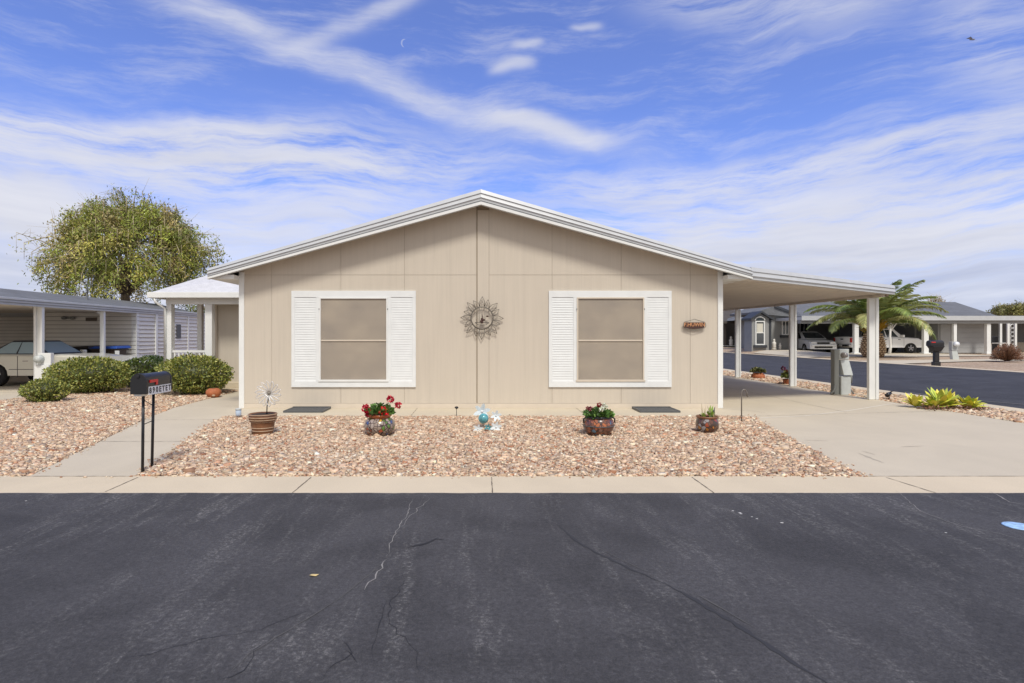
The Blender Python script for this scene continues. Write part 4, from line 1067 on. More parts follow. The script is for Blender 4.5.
for s in (-1, 1):
    strip_part(tk, 'tail_light', 'tail_red', [(-2.745,-2.60,s*.875-.085,s*.875+.085,.78,1.12)], .02)
    strip_part(tk, 'headlight', 'lamp_glass', [(2.5,2.66,s*.75-.15,s*.75+.15,.82,.98)], .03)
    strip_part(tk, 'door_handle', 'plastic_black', [(-.25,-.08,s*.965-.015,s*.965+.015,.98,1.02),(.75,.92,s*.965-.015,s*.965+.015,.98,1.02)])
    strip_part(tk, 'door_seam', 'trim_dark', [(.30,.312,s*.962-.004,s*.962+.004,.48,1.12),(1.18,1.192,s*.962-.004,s*.962+.004,.48,1.12),(-.70,-.688,s*.962-.004,s*.962+.004,.48,1.12)], 0)
    strip_part(tk, 'side_mirror', 'white_car', [(.95,1.10,s*1.05-.12,s*1.05+.12,1.16,1.34)], .03)
# silver car facing the street
sv = thing('parked_car', 'silver car facing the street, left of the white pickup truck', 'car', (25.1, 43.6, .25), R(-95))
car_body(sv, [(-2.3,.7),(-2.3,1.02),(-1.8,1.06),(.7,1.04),(1.7,.96),(2.15,.84),(2.3,.62)], .3, (-1.4,1.4), .42, 1.86, 'silver_car')
cabin(sv, (-2.1,1.15,1.03), (-1.7,.15,1.58), 1.66, 1.24, 'silver_car', 'car_glass', [(.08,.34),(.38,.62),(.65,.88)])
for wx_ in (-1.40, 1.40):
    for s in (-1, 1): wheel(sv, wx_, s*.83, .35, s)
strip_part(sv, 'grille', 'plastic_black', [(2.24,2.325,-.42,.42,.66,.80),(2.22,2.33,-.62,.62,.36,.50)], .02)
strip_part(sv, 'front_bumper', 'silver_car', [(2.18,2.36,-.86,.86,.51,.63)], .04)
for s in (-1, 1): strip_part(sv, 'headlight', 'lamp_glass', [(2.08,2.30,s*.66-.19,s*.66+.19,.70,.82)], .03)

# ------------------------------------------------------------------ left neighbour house
EX = -12.6
nb = thing('neighbour_house', 'low white sided house with long flat metal carport on the left', 'house', (EX-3, 21, 0))
mat('siding_line', (.28,.265,.24), .7)
def lap(mb, x0, x1, y0, y1, z0, z1, axis, d=.15):
    """clapboards: slanted faces with a lip"""
    z = z0
    while z < z1-.001:
        t_ = min(z+d, z1)
        if axis == 'y': mb.add([(x0,y0-.032,z),(x1,y0-.032,z),(x1,y0-.004,t_),(x0,y0-.004,t_),(x0,y0,z),(x1,y0,z)], [(0,1,2,3),(4,5,1,0)]); mb.add([(x0,y0-.034,z),(x1,y0-.034,z),(x1,y0-.034,z+.018),(x0,y0-.034,z+.018)], [(0,1,2,3)], 1)
        else: mb.add([(x1+.032,y0,z),(x1+.032,y1,z),(x1+.004,y1,t_),(x1+.004,y0,t_),(x1,y0,z),(x1,y1,z)], [(0,1,2,3),(4,5,1,0)]); mb.add([(x1+.034,y0,z),(x1+.034,y1,z),(x1+.034,y1,z+.018),(x1+.034,y0,z+.018)], [(0,1,2,3)], 1)
        z = t_
b_ = MB(); SY = 20.9; b_.box(-15.9, EX, SY, 27.5, -.05, 2.36); lap(b_, -15.9, EX, SY, 27.5, .1, 2.36, 'y'); lap(b_, -15.9, EX, SY, 27.5, .1, 2.36, 'x')
b_.build('wall', ['siding_white', 'siding_line'], nb)
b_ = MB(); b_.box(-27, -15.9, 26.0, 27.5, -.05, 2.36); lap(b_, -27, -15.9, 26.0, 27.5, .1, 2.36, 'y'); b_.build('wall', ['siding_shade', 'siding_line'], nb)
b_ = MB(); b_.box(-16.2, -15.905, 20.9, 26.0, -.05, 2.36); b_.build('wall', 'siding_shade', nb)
b_ = MB(); b_.box(EX-.16, EX+.03, SY-.03, SY+.12, -.05, 2.355); b_.build('corner_trim', 'white_trim', nb)
b_ = MB(); b_.box(EX+.0, EX+.07, 22.05, 22.17, 0, 2.355); b_.build('downspout', 'white_trim', nb)
b_ = MB(); b_.box(EX+.0, EX+.05, 24.5, 24.6, 0, 2.355); b_.build('wall_trim', 'white_trim', nb)
b_ = MB(); b_.box(EX+.019, EX+.04, 23.6, 23.95, 1.40, 1.98); b_.build('wall_vent', 'dark_grate', nb)
b_ = MB(); b_.box(-27, EX+.02, 14.2, 27.7, 2.365, 2.52); cpn = b_.build('carport_roof', 'white_metal', nb)
b_ = MB(); b_.box(-27, EX-.05, 14.3, 20.85, 2.345, 2.362); b_.build('carport_ceiling', 'carport_pan', nb)
b_ = MB()
for k, (dz, dx) in enumerate(((0,.05),(.07,.08),(.14,.11))):
    b_.box(EX+.021, EX+.021+dx, 14.2, 27.7, 2.33+dz, 2.33+dz+.062)
b_.build('carport_fascia', 'white_metal', cpn, bevel=.008)
for Yp in (16.4, 19.15):
    b_ = MB(); X = EX-.09
    for dx in (-.12, .05): b_.box(X+dx, X+dx+.075, Yp-.05, Yp+.05, 0, 2.344)
    b_.box(X-.044, X+.049, Yp-.02, Yp+.02, 0, 2.344)
    if Yp > 18: b_ = MB(); b_.box(X-.05, X+.08, Yp-.05, Yp+.05, 0, 2.344)
    b_.build('carport_post', 'white_trim', nb, bevel=.005)
b_ = MB(); b_.add([(-15.2,12.5,2.53),(-15.2,34,2.53),(-19.3,34,3.42),(-19.3,12.5,3.42),(-23.4,34,2.53),(-23.4,12.5,2.53)], [(0,1,2,3),(3,2,4,5),(0,3,5),(1,4,2)])
rf = b_.build('roof', 'shingle_grey', nb)
p = at(87,300,26.5)
b_ = MB(); b_.tube([(p.x,26.5,2.5),(p.x,26.5,3.45)], .05, 8); b_.tube([(p.x,26.5,3.4),(p.x+.02,26.5,3.9)], .02, 6); b_.tube([(p.x-.25,26.5,3.9),(p.x+.3,26.5,3.92)], .012, 6); b_.tube([(p.x,26.5,3.8),(p.x-.2,26.5,4.05)], .012, 6); b_.build('vent_pipe', 'dark_grate', rf)
p = at(92,319.5,SY); b_ = MB(); b_.box(p.x-.2,p.x+.2,SY-.05,SY-.019,p.z-.06,p.z+.07); b_.build('wall_vent', 'wall_brown', nb)
p = at(70,318,SY); b_ = MB(); b_.ball((p.x-.15,SY-.1,p.z), .1,.08,.07, 10); b_.ball((p.x+.15,SY-.1,p.z), .1,.08,.07, 10); b_.box(p.x-.14,p.x+.14,SY-.06,SY-.02,p.z-.03,p.z+.03); b_.build('flood_light', 'pedestal_dark', nb)
p = at(25,305.5,17.5); b_ = MB(); b_.lathe([(.09,2.25),(.13,2.29),(.13,2.344)], (p.x+1,19.5,0), 14); b_.build('ceiling_light', 'lamp_glass', nb)
# meter box in front of post
y = 16.2; X0 = (37-CX)*y/F; X1 = (52-CX)*y/F
t = thing('utility_meter', 'white utility meter cabinet at the foot of the neighbour carport post', 'meter box', ((X0+X1)/2, y, 0))
zf = lambda p: H+(CY-p)*y/F
b_ = MB(); b_.box(X0, X1-.02, y-.1, y+.08, zf(379), zf(365)); b_.build('lower_cabinet', 'white_trim', t, bevel=.01)
b_ = MB(); b_.box(X0+.06, X1, y-.05, y+.08, zf(364.9), zf(353)); b_.build('meter_housing', 'white_trim', t, bevel=.01)
b_ = MB(); b_.tube([((42-CX)*y/F,y-.2,zf(359)),((42-CX)*y/F,y-.03,zf(359))], [.10,.12], 16); b_.build('meter', 'pedestal_grey', t)
b_ = MB(); b_.box(X0+.1, X1-.1, y-.03, y+.05, -.02, zf(379.1)); b_.box(X0-.06,X0-.01,y-.05,y,zf(383),zf(377)); b_.build('stand', 'white_trim', t)
# bins
def bin_(label, cx_, cy_, bodym, lidm, w=.62):
    t = thing('wheelie_bin', label, 'trash bin', (cx_, cy_, 0), group='trash bins under the neighbour carport')
    b_ = MB(); b_.hexa([(cx_-w*.36,cy_-.28,.04),(cx_+w*.36,cy_-.28,.04),(cx_+w*.36,cy_+.28,.04),(cx_-w*.36,cy_+.28,.04),(cx_-w/2,cy_-.38,1.06),(cx_+w/2,cy_-.38,1.06),(cx_+w/2,cy_+.38,1.06),(cx_-w/2,cy_+.38,1.06)])
    b_.box(cx_-w/2-.03,cx_+w/2+.03,cy_-.41,cy_+.41,1.0,1.06)
    bd = b_.build('bin_body', bodym, t, bevel=.02)
    b_ = MB(); b_.hexa([(cx_-w/2-.05,cy_-.44,1.065),(cx_+w/2+.14,cy_-.44,1.065),(cx_+w/2+.14,cy_+.42,1.065),(cx_-w/2-.05,cy_+.42,1.065),(cx_-w/2+.1,cy_-.36,1.14),(cx_+w/2+.10,cy_-.36,1.16),(cx_+w/2+.10,cy_+.36,1.16),(cx_-w/2+.1,cy_+.36,1.14)])
    b_.build('lid', lidm, t, bevel=.015)
    for s in (-1, 1):
        b_ = MB(); b_.tube([(cx_+.22+s*.0, cy_+s*.30-.03, .10),(cx_+.22, cy_+s*.30+.03, .10)], .10, 14); b_.build('wheel', 'rubber', t)
    return t
bin_('dark brown trash bin with black lid beside the blue lidded bin', -13.95, 20.0, 'bin_black', 'bin_black', .72)
t = bin_('dark brown trash bin with bright blue lid near the white siding', -13.0, 20.0, 'bin_brown', 'lid_blue', .78)
p = at(117,353,19.59); b_ = MB(); b_.box(p.x-.07,p.x+.08,19.585,19.6,p.z-.10,p.z+.08); b_.build('sticker', 'white_paint', t)

# ------------------------------------------------------------------ trees
def tree(name, label, base, top_fork, crown_c, crown_r, ntip, nleaf, leaf, pal, trunk_r, barkm='bark', droop=.3, spread=.55, bare=None, twigm='twig_pale', seed=0, group=None, tipcut=-.6):
    t = thing(name, label, 'tree', base, group=group)
    B = Vector(base); Fk = Vector(top_fork); Cc = Vector(crown_c); Rr = Vector(crown_r)
    tr = MB(); tr.tube([B+Vector((0,0,-.2)), B.lerp(Fk,.3)+Vector((.08,0,0)), B.lerp(Fk,.7), Fk], [trunk_r*1.25, trunk_r, trunk_r*.85, trunk_r*.7], 10)
    limbs = []
    for k in range(7):
        a = 2*math.pi*k/7+rnd.uniform(-.3,.3); e = rnd.uniform(.25,1.1)
        d = Vector((math.cos(a)*math.cos(e)*Rr.x, math.sin(a)*math.cos(e)*Rr.y, math.sin(e)*Rr.z))*rnd.uniform(.5,.7)
        end = Cc+d-Vector((0,0,Rr.z*.15)); mid = Fk.lerp(end,.5)+Vector((rnd.uniform(-.3,.3),rnd.uniform(-.3,.3),rnd.uniform(.1,.5)))
        tr.tube([Fk-Vector((0,0,.2)), mid, end], [trunk_r*.5, trunk_r*.33, trunk_r*.14], 7); limbs.append((Fk, mid, end))
    tr.build('trunk', barkm, t)
    tw = MB(); f = MB(); sd = Vector((seed, seed*2.3, 1))
    for i in range(ntip):
        d = Vector((rnd.gauss(0,1), rnd.gauss(0,1), rnd.gauss(0,1))).normalized()
        if d.z < tipcut: d.z = -d.z
        rr = (.62+.38*rnd.random()**.6)*(1+.22*mnoise.noise(d*2.2+sd))
        tip = Cc+Vector((d.x*Rr.x, d.y*Rr.y, d.z*Rr.z))*rr
        if bare and bare(tip) < .3 and rnd.random() < .5: tip = Cc+(tip-Cc)*1.1
        l = min(limbs, key=lambda q: (q[2]-tip).length+rnd.uniform(0,1.0)); st = l[1].lerp(l[2], rnd.uniform(.2,1))
        mid = st.lerp(tip,.55)+Vector((0,0,abs(rnd.gauss(.25,.2))))
        end = tip-Vector((0,0,droop*rnd.uniform(.3,1.2)))
        tw.tube([st, mid, tip, end], [.04,.028,.018,.008], 4)
        for k in range(5 if bare else 3):
            q = mid.lerp(tip, rnd.random()); tw.tube([q, q+Vector((rnd.gauss(0,.5),rnd.gauss(0,.5),rnd.gauss(.1,.35)))], [.01,.004], 3)
        dens = bare(tip) if bare else 1
        m_ = int(nleaf/ntip*rnd.uniform(.5,1.5)*dens); base_c = rnd.choice(pal); kk = math.exp(rnd.gauss(0,.2))
        for k in range(m_):
            u = rnd.random(); q = mid.lerp(tip,u) if u < .6 else tip.lerp(end,(u-.6)/.4)
            q = q+Vector((rnd.gauss(0,spread*.5),rnd.gauss(0,spread*.5),rnd.gauss(0,spread*.38)-.1))
            c_ = jc(base_c,.14); f.leaf(q, leaf*rnd.uniform(.6,1.4), tuple(x*kk for x in c_), Vector((rnd.gauss(0,.7),rnd.gauss(0,.7),rnd.gauss(-.6,.6))), .34)
    tw.build('twigs', twigm, t); f.build('crown', 'leaf', t)
    return t
bx = at(127,300,34)
tree('shade_tree', 'large rounded olive green tree behind the left neighbour house', (bx.x,34,0), (bx.x-.1,34,4.1), (bx.x+.15,34,6.35), (4.8,4.1,3.7), 400, 62000, .17,
     [(.29,.33,.05),(.25,.28,.045),(.40,.37,.08),(.20,.24,.04),(.38,.31,.12)], .33, droop=1.1, spread=.42,
     bare=lambda p: .25 if p.x < bx.x-3.6 else (.55 if p.z > 9.2 else 1.0), seed=3, tipcut=-.75)
tree('garden_tree', 'dark green tree seen through the porch opening', (-23.5,48,0), (-23.5,48,2), (-23.3,48,3.1), (1.4,1.4,1.0), 40, 2500, .2, [(.07,.09,.03)], .15, seed=5, group='trees beyond the houses')
p = at(1010,310,75)
tree('garden_tree', 'wide yellow green tree beyond the houses at far right', (p.x+1,75,.25), (p.x+1,75,2.5), (p.x+.8,75,4.1), (4.2,3,1.9), 110, 9000, .3, [(.14,.14,.035),(.18,.17,.045)], .3, seed=6, group='trees beyond the houses', droop=.5)
p = at(936,298,60)
tree('bare_tree', 'thin nearly bare tree above the grey roof behind the palm', (p.x,60,.25), (p.x,60,3), (p.x,60,4.6), (1.1,1,1.0), 60, 260, .16, [(.16,.12,.07)], .1, seed=8, droop=.2, spread=.3)
# white trunked young tree by the pickup
p = G(889,354.2)
tree('young_tree', 'slim young tree with white painted trunk in front of the pickup truck', (p[0],p[1],p[2]), (p[0]+.1,p[1],p[2]+1.75), (p[0]+.4,p[1],p[2]+2.3), (.9,.8,.45), 40, 1500, .12, [(.07,.08,.03)], .085, barkm='plaster_white', seed=9, droop=.15, spread=.3)

# palm
pb = G(873,356.8); px0, py0, pz0 = pb
palm = thing('palm_tree', 'short date palm with fat pineapple shaped trunk and long arching fronds', 'palm tree', pb)
b_ = MB(); b_.lathe([(.44,-.1),(.54,.05),(.62,.35),(.61,.75),(.52,1.1),(.38,1.45),(.24,1.65)], pb, 24)
tr_ = b_.build('trunk', 'palm_bark', palm)
b_ = MB()
for i in range(11):
    z = .08+i*.125; r = np.interp(z, [0,.35,.75,1.1,1.45], [.50,.63,.62,.53,.40]); n = 16
    for k in range(n):
        a = 2*math.pi*(k+.5*(i%2))/n; d = Vector((math.cos(a),math.sin(a),0)); u = Vector((-math.sin(a),math.cos(a),0)); c0 = Vector(pb)+d*(r-.02)+Vector((0,0,z))
        h_ = .062; w_ = math.pi*r/n*.85
        b_.add([c0-u*w_, c0-Vector((0,0,h_)), c0+u*w_, c0+Vector((0,0,h_)), c0+d*.085+Vector((0,0,.04)),], [(0,1,4),(1,2,4),(2,3,4),(3,0,4)])
b_.build('trunk_scale', 'palm_scar', tr_)
crown0 = Vector((px0, py0, pz0+1.85))
FG = [(.20,.27,.06),(.15,.21,.05),(.26,.31,.09),(.32,.33,.12)]
nf = 40
for i in range(nf):
    fi = i/nf; a = i*2.39996+.2; e = R(86-62*fi**.9); L = 3.95*(.85+.2*rnd.random())*(.80 if fi < .25 else 1.0)
    d = Vector((math.cos(a), math.sin(a), 0)); bend = rnd.uniform(.85,1.25)*(.50+.58*fi)
    pts = []; p = crown0+d*.15; ang = e; n = 14
    for s in range(n+1):
        pts.append(p.copy()); p = p+(d*math.cos(ang)+Vector((0,0,math.sin(ang))))*(L/n); ang -= bend*1.55/n*(0.5+1.2*s/n)
    f = MB(); base = rnd.choice(FG)
    nl = 58; u = Vector((-math.sin(a), math.cos(a), 0))
    for s in range(nl):
        tt = .16+.84*s/nl; q = tt*n; j = min(int(q), n-1); P0 = pts[j].lerp(pts[j+1], q-j); T = (pts[j+1]-pts[j]).normalized()
        N_ = u.cross(T).normalized()*-1
        ll = .72*math.sin(math.pi*min(1,(tt*.92+.06)))**.6
        for sd_ in (-1, 1):
            dd = (u*sd_*.8+T*.65+N_*(-.02)+Vector((0,0,-.26))+Vector((rnd.gauss(0,.08),rnd.gauss(0,.08),rnd.gauss(0,.08)))).normalized()
            w = T*.026; c_ = jc(base,.18)
            f.add([P0-w, P0+w, P0+dd*ll*.6+w*.9+Vector((0,0,.0)), P0+dd*ll+Vector((0,0,-.07)), P0+dd*ll*.6-w*.9], [(0,1,2,3,4)], 1, False, c_)
    for s_ in range(0, 1): pass
    f.tube(pts, [.030*(1-.85*k/n) for k in range(n+1)], 5, 0, True, (.3,.25,.06))
    f.build('frond', ['frond_stalk', 'leaf'], palm)
b_ = MB()
for k in range(130):
    a = rnd.uniform(0,6.28); L = rnd.uniform(.4,.95); p = crown0+Vector((math.cos(a)*.3,math.sin(a)*.3,rnd.uniform(-.45,.1)))
    d = Vector((math.cos(a)*rnd.uniform(.4,.9),math.sin(a)*rnd.uniform(.4,.9),rnd.uniform(.3,1)))
    b_.leaf(p, L, jc((.42,.26,.02),.2), d, .10)
b_.build('flower_stalk', 'leaf', palm)

# ------------------------------------------------------------------ houses across the side street
YB = 40.0; zb0 = .25
def fx(px, Y=YB): return (px-CX)*Y/F
def fz(py, Y=YB): return H+(CY-py)*Y/F
gh = thing('grey_house', 'grey bungalow with shingled hip roof, carport and garage across the side street', 'house', (fx(900), 48, zb0))
# carport/garage wing front at YB
b_ = MB(); b_.box(fx(799), fx(1021), YB-.35, YB-.27, fz(320.5), fz(316.0)); b_.build('fascia', 'white_metal', gh)
b_ = MB(); b_.box(fx(799), fx(1021), YB-.26, 47.5, fz(320), fz(317)); b_.build('carport_roof', 'white_metal', gh)
b_ = MB(); b_.box(fx(799), fx(1021), YB-.2, YB+.2, fz(323.5), fz(320.2)); b_.build('soffit_beam', 'wall_grey', gh)
for px0_, w_ in ((853.5,.30),(922.8,.33),(985.5,.28)):
    b_ = MB(); b_.box(fx(px0_), fx(px0_)+w_, YB-.12, YB+.12, zb0-.05, fz(323.6)); b_.box(fx(px0_)-.08, fx(px0_)+w_+.08, YB-.2, YB+.2, zb0-.05, zb0+.08); b_.build('carport_post', 'white_trim', gh, bevel=.01)
for px0_ in (952.5,):
    b_ = MB(); b_.box(fx(px0_), fx(px0_)+.22, YB-.12, YB+.08, zb0-.05, fz(323.6)); b_.build('carport_post', 'white_trim', gh, bevel=.01)
b_ = MB(); b_.box(fx(938,41), fx(987,41), 41.0, 50, zb0-.05, fz(320.6,41)); b_.build('garage_wall', 'wall_grey', gh)
b_ = MB()
for i in range(6):
    z0_ = zb0+.04+i*.36; b_.box(fx(957,41), fx(984,41), 40.94, 40.998, z0_, z0_+.352)
b_.build('garage_door', 'door_grey', gh, bevel=.006)
b_ = MB(); b_.box(fx(940,41), fx(950,41), 40.95, 40.998, zb0+.04, zb0+2.1); b_.build('side_door', 'door_grey', gh, bevel=.006)
b_ = MB(); b_.box(fx(984.1,41), fx(986.4,41), 40.93, 40.998, zb0, zb0+2.25); b_.build('door_trim', 'trim_dark', gh)
# dark interior back walls of the carport
b_ = MB(); b_.box(24.11, fx(940,52), 52, 53, zb0-.05, fz(317,52)+.2); b_.build('carport_back_wall', 'wall_grey', gh)
b_ = MB(); b_.box(fx(938,41)-.15, fx(938,41)-.005, 43, 52, zb0-.05, fz(320.6,41)); b_.build('carport_side_wall', 'wall_grey', gh)
# house block to the left with windows
YH = 43.2
b_ = MB(); b_.box(22.0, 24.1, YH, 47, zb0-.05, fz(314,YH)); b_.build('wall', 'wall_grey', gh)
def win(px0_, px1_, py0_, py1_, Y, sill=True, arch_=False, bars=1):
    X0_, X1_, Z0_, Z1_ = fx(px0_,Y), fx(px1_,Y), fz(py1_,Y), fz(py0_,Y)
    b_ = MB(); t_ = .08
    b_.box(X0_,X1_,Y-.07,Y-.003,Z1_-t_,Z1_); b_.box(X0_,X1_,Y-.07,Y-.003,Z0_,Z0_+t_); b_.box(X0_,X0_+t_,Y-.069,Y-.003,Z0_+t_,Z1_-t_); b_.box(X1_-t_,X1_,Y-.069,Y-.003,Z0_+t_,Z1_-t_)
    for k in range(bars): x = X0_+(k+1)*(X1_-X0_)/(bars+1); b_.box(x-.03,x+.03,Y-.055,Y-.02,Z0_+t_,Z1_-t_)
    w = b_.build('window', 'white_trim', gh)
    b_ = MB(); b_.box(X0_+t_,X1_-t_,Y-.019,Y-.004,Z0_+t_,Z1_-t_); b_.build('pane', 'window_glass', w)
    if sill: b_ = MB(); b_.box(X0_-.12,X1_+.12,Y-.16,Y-.003,Z0_-.2,Z0_-.004); b_.build('sill', 'trim_dark', w)
    return w
win(781.5, 789, 320.5, 335, YH)
win(799.5, 808, 320.5, 335, 51.98, True, False, 1)
# bay with pointed roof
YBay = 42.0
b_ = MB(); xa, xb = fx(751.8,YBay), fx(769,YBay); xm = (xa+xb)/2
b_.prism_y([(xa,zb0-.05),(xb,zb0-.05),(xb,fz(318.5,YBay)),(xm,fz(313.5,YBay)),(xa,fz(318.5,YBay))], YBay, 43.19); b_.build('bay_wall', 'wall_grey', gh)
b_ = MB()
zl, zp = fz(318.5,YBay), fz(313,YBay)
for s in (-1, 1):
    xe = xm+s*((xb-xa)/2+.18); q = [(xm,zp+.14),(xm,zp+.0),(xe,zl-.12),(xe,zl+.02)]
    b_.prism_y(q if s < 0 else q[::-1], YBay-.25, 43.3)
b_.build('bay_roof', 'trim_dark', gh)
b_ = MB(); b_.box(xb+.002, xb+.15, YBay-.05, YBay+.1, zb0, zl-.1); b_.build('bay_corner_trim', 'trim_dark', gh)
w = win(755, 764.5, 321, 345, YBay, True, False, 0)
b_ = MB(); b_.box(fx(755.8,YBay), fx(763.7,YBay), YBay-.06, YBay-.02, fz(333.2,YBay), fz(332.4,YBay)); b_.build('mid_rail', 'white_trim', w)
b_ = MB(); b_.box(fx(756.8,YBay), fx(762.8,YBay), YBay-.03, YBay-.0195, fz(332.5,YBay), fz(323.5,YBay)); b_.build('blind', 'blind_white', w)
b_ = MB(); n = 10; xcw = fx(759.7,YBay); r_ = .33
b_.add([(xcw+r_*math.cos(math.pi*k/n), YBay-.03, fz(320.6,YBay)+r_*.75*math.sin(math.pi*k/n)) for k in range(n+1)], [tuple(range(n+1))][::-1]); b_.build('fanlight', 'window_glass', w)
b_ = MB(); b_.tube([(xcw+(r_+.03)*math.cos(math.pi*k/n), YBay-.03, fz(320.6,YBay)+(r_+.03)*.75*math.sin(math.pi*k/n)) for k in range(n+1)], .05, 6); b_.build('fanlight_frame', 'white_trim', w)
# roofs of the grey house
def hip(mb, x0, x1, y0, y1, ze, zr, xr0, xr1, yr):
    mb.add([(x0,y0,ze),(x1,y0,ze),(x1,y1,ze),(x0,y1,ze),(xr0,yr,zr),(xr1,yr,zr)], [(0,1,5,4),(1,2,5),(2,3,4,5),(3,0,4),(0,3,2,1)])
b_ = MB(); hip(b_, 23.2, fx(999,41), 41, 56, fz(316.3,41), fz(302,49), 26.4, fx(955,49), 49); b_.build('roof', 'shingle_grey', gh)
b_ = MB(); xm2 = fx(772,YH); b_.prism_y([(xm2-1.3,fz(314,YH)),(xm2+2.2,fz(318,YH)),(xm2+2.2,fz(316,YH)),(xm2,fz(306,YH)),(xm2-1.3,fz(312,YH))], YH-.35, 47.5); b_.build('roof', 'shingle_grey', gh)
b_ = MB()
zA, zB = fz(317.5,YH), fz(304,YH)
zB = fz(306,YH); zA = fz(317,YH)
b_.prism_y([(xm2,zB+.06),(xm2,zB-.12),(xm2+2.25,zA-.12),(xm2+2.25,zA+.05)][::-1], YH-.45, YH-.355)
b_.build('barge_board', 'trim_dark', gh)
# brown porch further left
bh = thing('brown_house', 'dark brown roofed porch house left of the grey bungalow, behind the carport', 'house', (fx(735,56), 56, zb0))
YD = 54.0
b_ = MB(); b_.box(fx(690,YD), fx(751,YD), YD+3, YD+6, zb0-.05, fz(318,YD)); b_.build('wall', 'wall_brown', bh)
b_ = MB(); z1 = fz(321.5,YD); b_.add([(fx(690,YD),YD-.5,z1),(fx(754,YD),YD-.5,z1),(fx(754,YD),YD+6,fz(303,YD)),(fx(712,YD),YD+6,fz(303,YD))], [(0,1,2,3)]); b_.add([(fx(690,YD),YD-.49,z1-.2),(fx(754,YD),YD-.49,z1-.2),(fx(754,YD),YD-.49,z1-.005),(fx(690,YD),YD-.49,z1-.005)], [(0,1,2,3)]); b_.build('roof', 'shingle_brown', bh)
for q in (724.5, 742.2):
    b_ = MB(); b_.box(fx(q,YD), fx(q,YD)+.15, YD, YD+.15, zb0, z1-.21); b_.build('porch_post', 'wall_brown' if q < 730 else 'white_trim', bh)
b_ = MB(); b_.box(fx(700,YD), fx(751,YD), YD-.1, YD+3, zb0-.05, zb0+.28); b_.build('porch_deck', 'wall_brown', bh)
b_ = MB(); b_.box(fx(700,YD), fx(751,YD), YD-.14, YD-.101, zb0+.30, zb0+.36); b_.build('deck_edge', 'white_trim', bh)
# statues
def statue(label, px_c, Y, h):
    x = fx(px_c,Y); t = thing('garden_statue', label, 'statue', (x,Y,zb0), group='white garden statues across the street')
    z0_ = zb0+.28 if Y > 53 else gz(x,Y)
    b_ = MB(); b_.lathe([(.20*h,0),(.22*h,.06*h),(.17*h,.10*h)], (x,Y,z0_), 12); b_.build('plinth', 'plaster_white', t)
    b_ = MB(); b_.lathe([(.15*h,.10*h),(.19*h,.25*h),(.16*h,.45*h),(.20*h,.60*h),(.12*h,.72*h),(.07*h,.76*h),(.11*h,.84*h),(.10*h,.94*h),(.04*h,1.0*h)], (x,Y,z0_), 12); b_.build('figure', 'plaster_white', t)
statue('pale statue on the brown porch deck', 731, 54, .95)
statue('taller white statue at the corner of the grey bay window', 774, 42.4, .8)
statue('shorter white statue right of the taller one by the bay window', 780, 42.6, .5)
# patio at far right and second neighbour
ph = thing('patio_house', 'dark patio roofed house at the far right edge beyond the garage', 'house', (40, 46, zb0))
b_ = MB(); b_.box(fx(1003,46), 60, 44, 52, 2.75, 3.0); b_.build('patio_roof', 'white_metal', ph)
b_ = MB(); b_.box(fx(987,48)+.6, 60, 49, 52, zb0, 2.74); b_.build('wall', 'wall_grey', ph)
for q, Y in ((1000,42),(1007.5,44.5),(1015,44.5)):
    b_ = MB(); b_.box(fx(q,Y), fx(q,Y)+.16, Y, Y+.12, zb0, 2.62); b_.build('patio_post', 'white_trim', ph)
b_ = MB(); b_.box(fx(1003,45), 58, 45.2, 45.6, zb0, zb0+.75); b_.build('low_wall', 'wall_brown', ph)
sc_ = thing('scroll_screen', 'white openwork scroll panel standing on the far right patio', 'screen panel', (fx(1012,45), 44.9, zb0))
b_ = MB(); x = fx(1012.5,44.9)
for k in range(5): zc_ = zb0+.75+k*.32; b_.tube([(x+.16*math.cos(2*math.pi*j/12), 44.9, zc_+.15*math.sin(2*math.pi*j/12)) for j in range(13)], .035, 5, cap=False)
b_.build('scroll', 'white_trim', sc_); b_ = MB()
for s in (-1,1): b_.box(x+s*.24-.03, x+s*.24+.03, 44.85, 44.95, zb0, zb0+2.25)
b_.build('frame', 'white_trim', sc_)
tb = thing('patio_table', 'pale patio table in front of the dark patio opening', 'table', (fx(999,41.5), 41.5, zb0))
x = fx(998,41.5); b_ = MB(); b_.box(x-.7,x+.6,41.2,42.0,zb0+.70,zb0+.76); b_.build('tabletop', 'white_trim', tb)
for dx in (-.6,.5):
    for dy in (-.2,.35): b_ = MB(); b_.box(x+dx-.03,x+dx+.03,41.6+dy-.03,41.6+dy+.03,zb0,zb0+.70); b_.build('leg', 'white_trim', tb)
gr = thing('barbecue_grill', 'black covered barbecue grill beside the white garage post', 'grill', (fx(993,42.6),42.6,zb0))
x = fx(992.5,42.6); b_ = MB(); b_.prism_y([(x-.5,zb0+.72),(x+.5,zb0+.72),(x+.5,zb0+.95),(x+.3,zb0+1.2),(x-.3,zb0+1.2),(x-.5,zb0+.95)], 42.3, 42.9); b_.build('hood', 'black_paint', gr, bevel=.03)
b_ = MB(); b_.box(x-.42,x+.42,42.35,42.85,zb0+.05,zb0+.718); b_.build('cabinet', 'black_paint', gr)

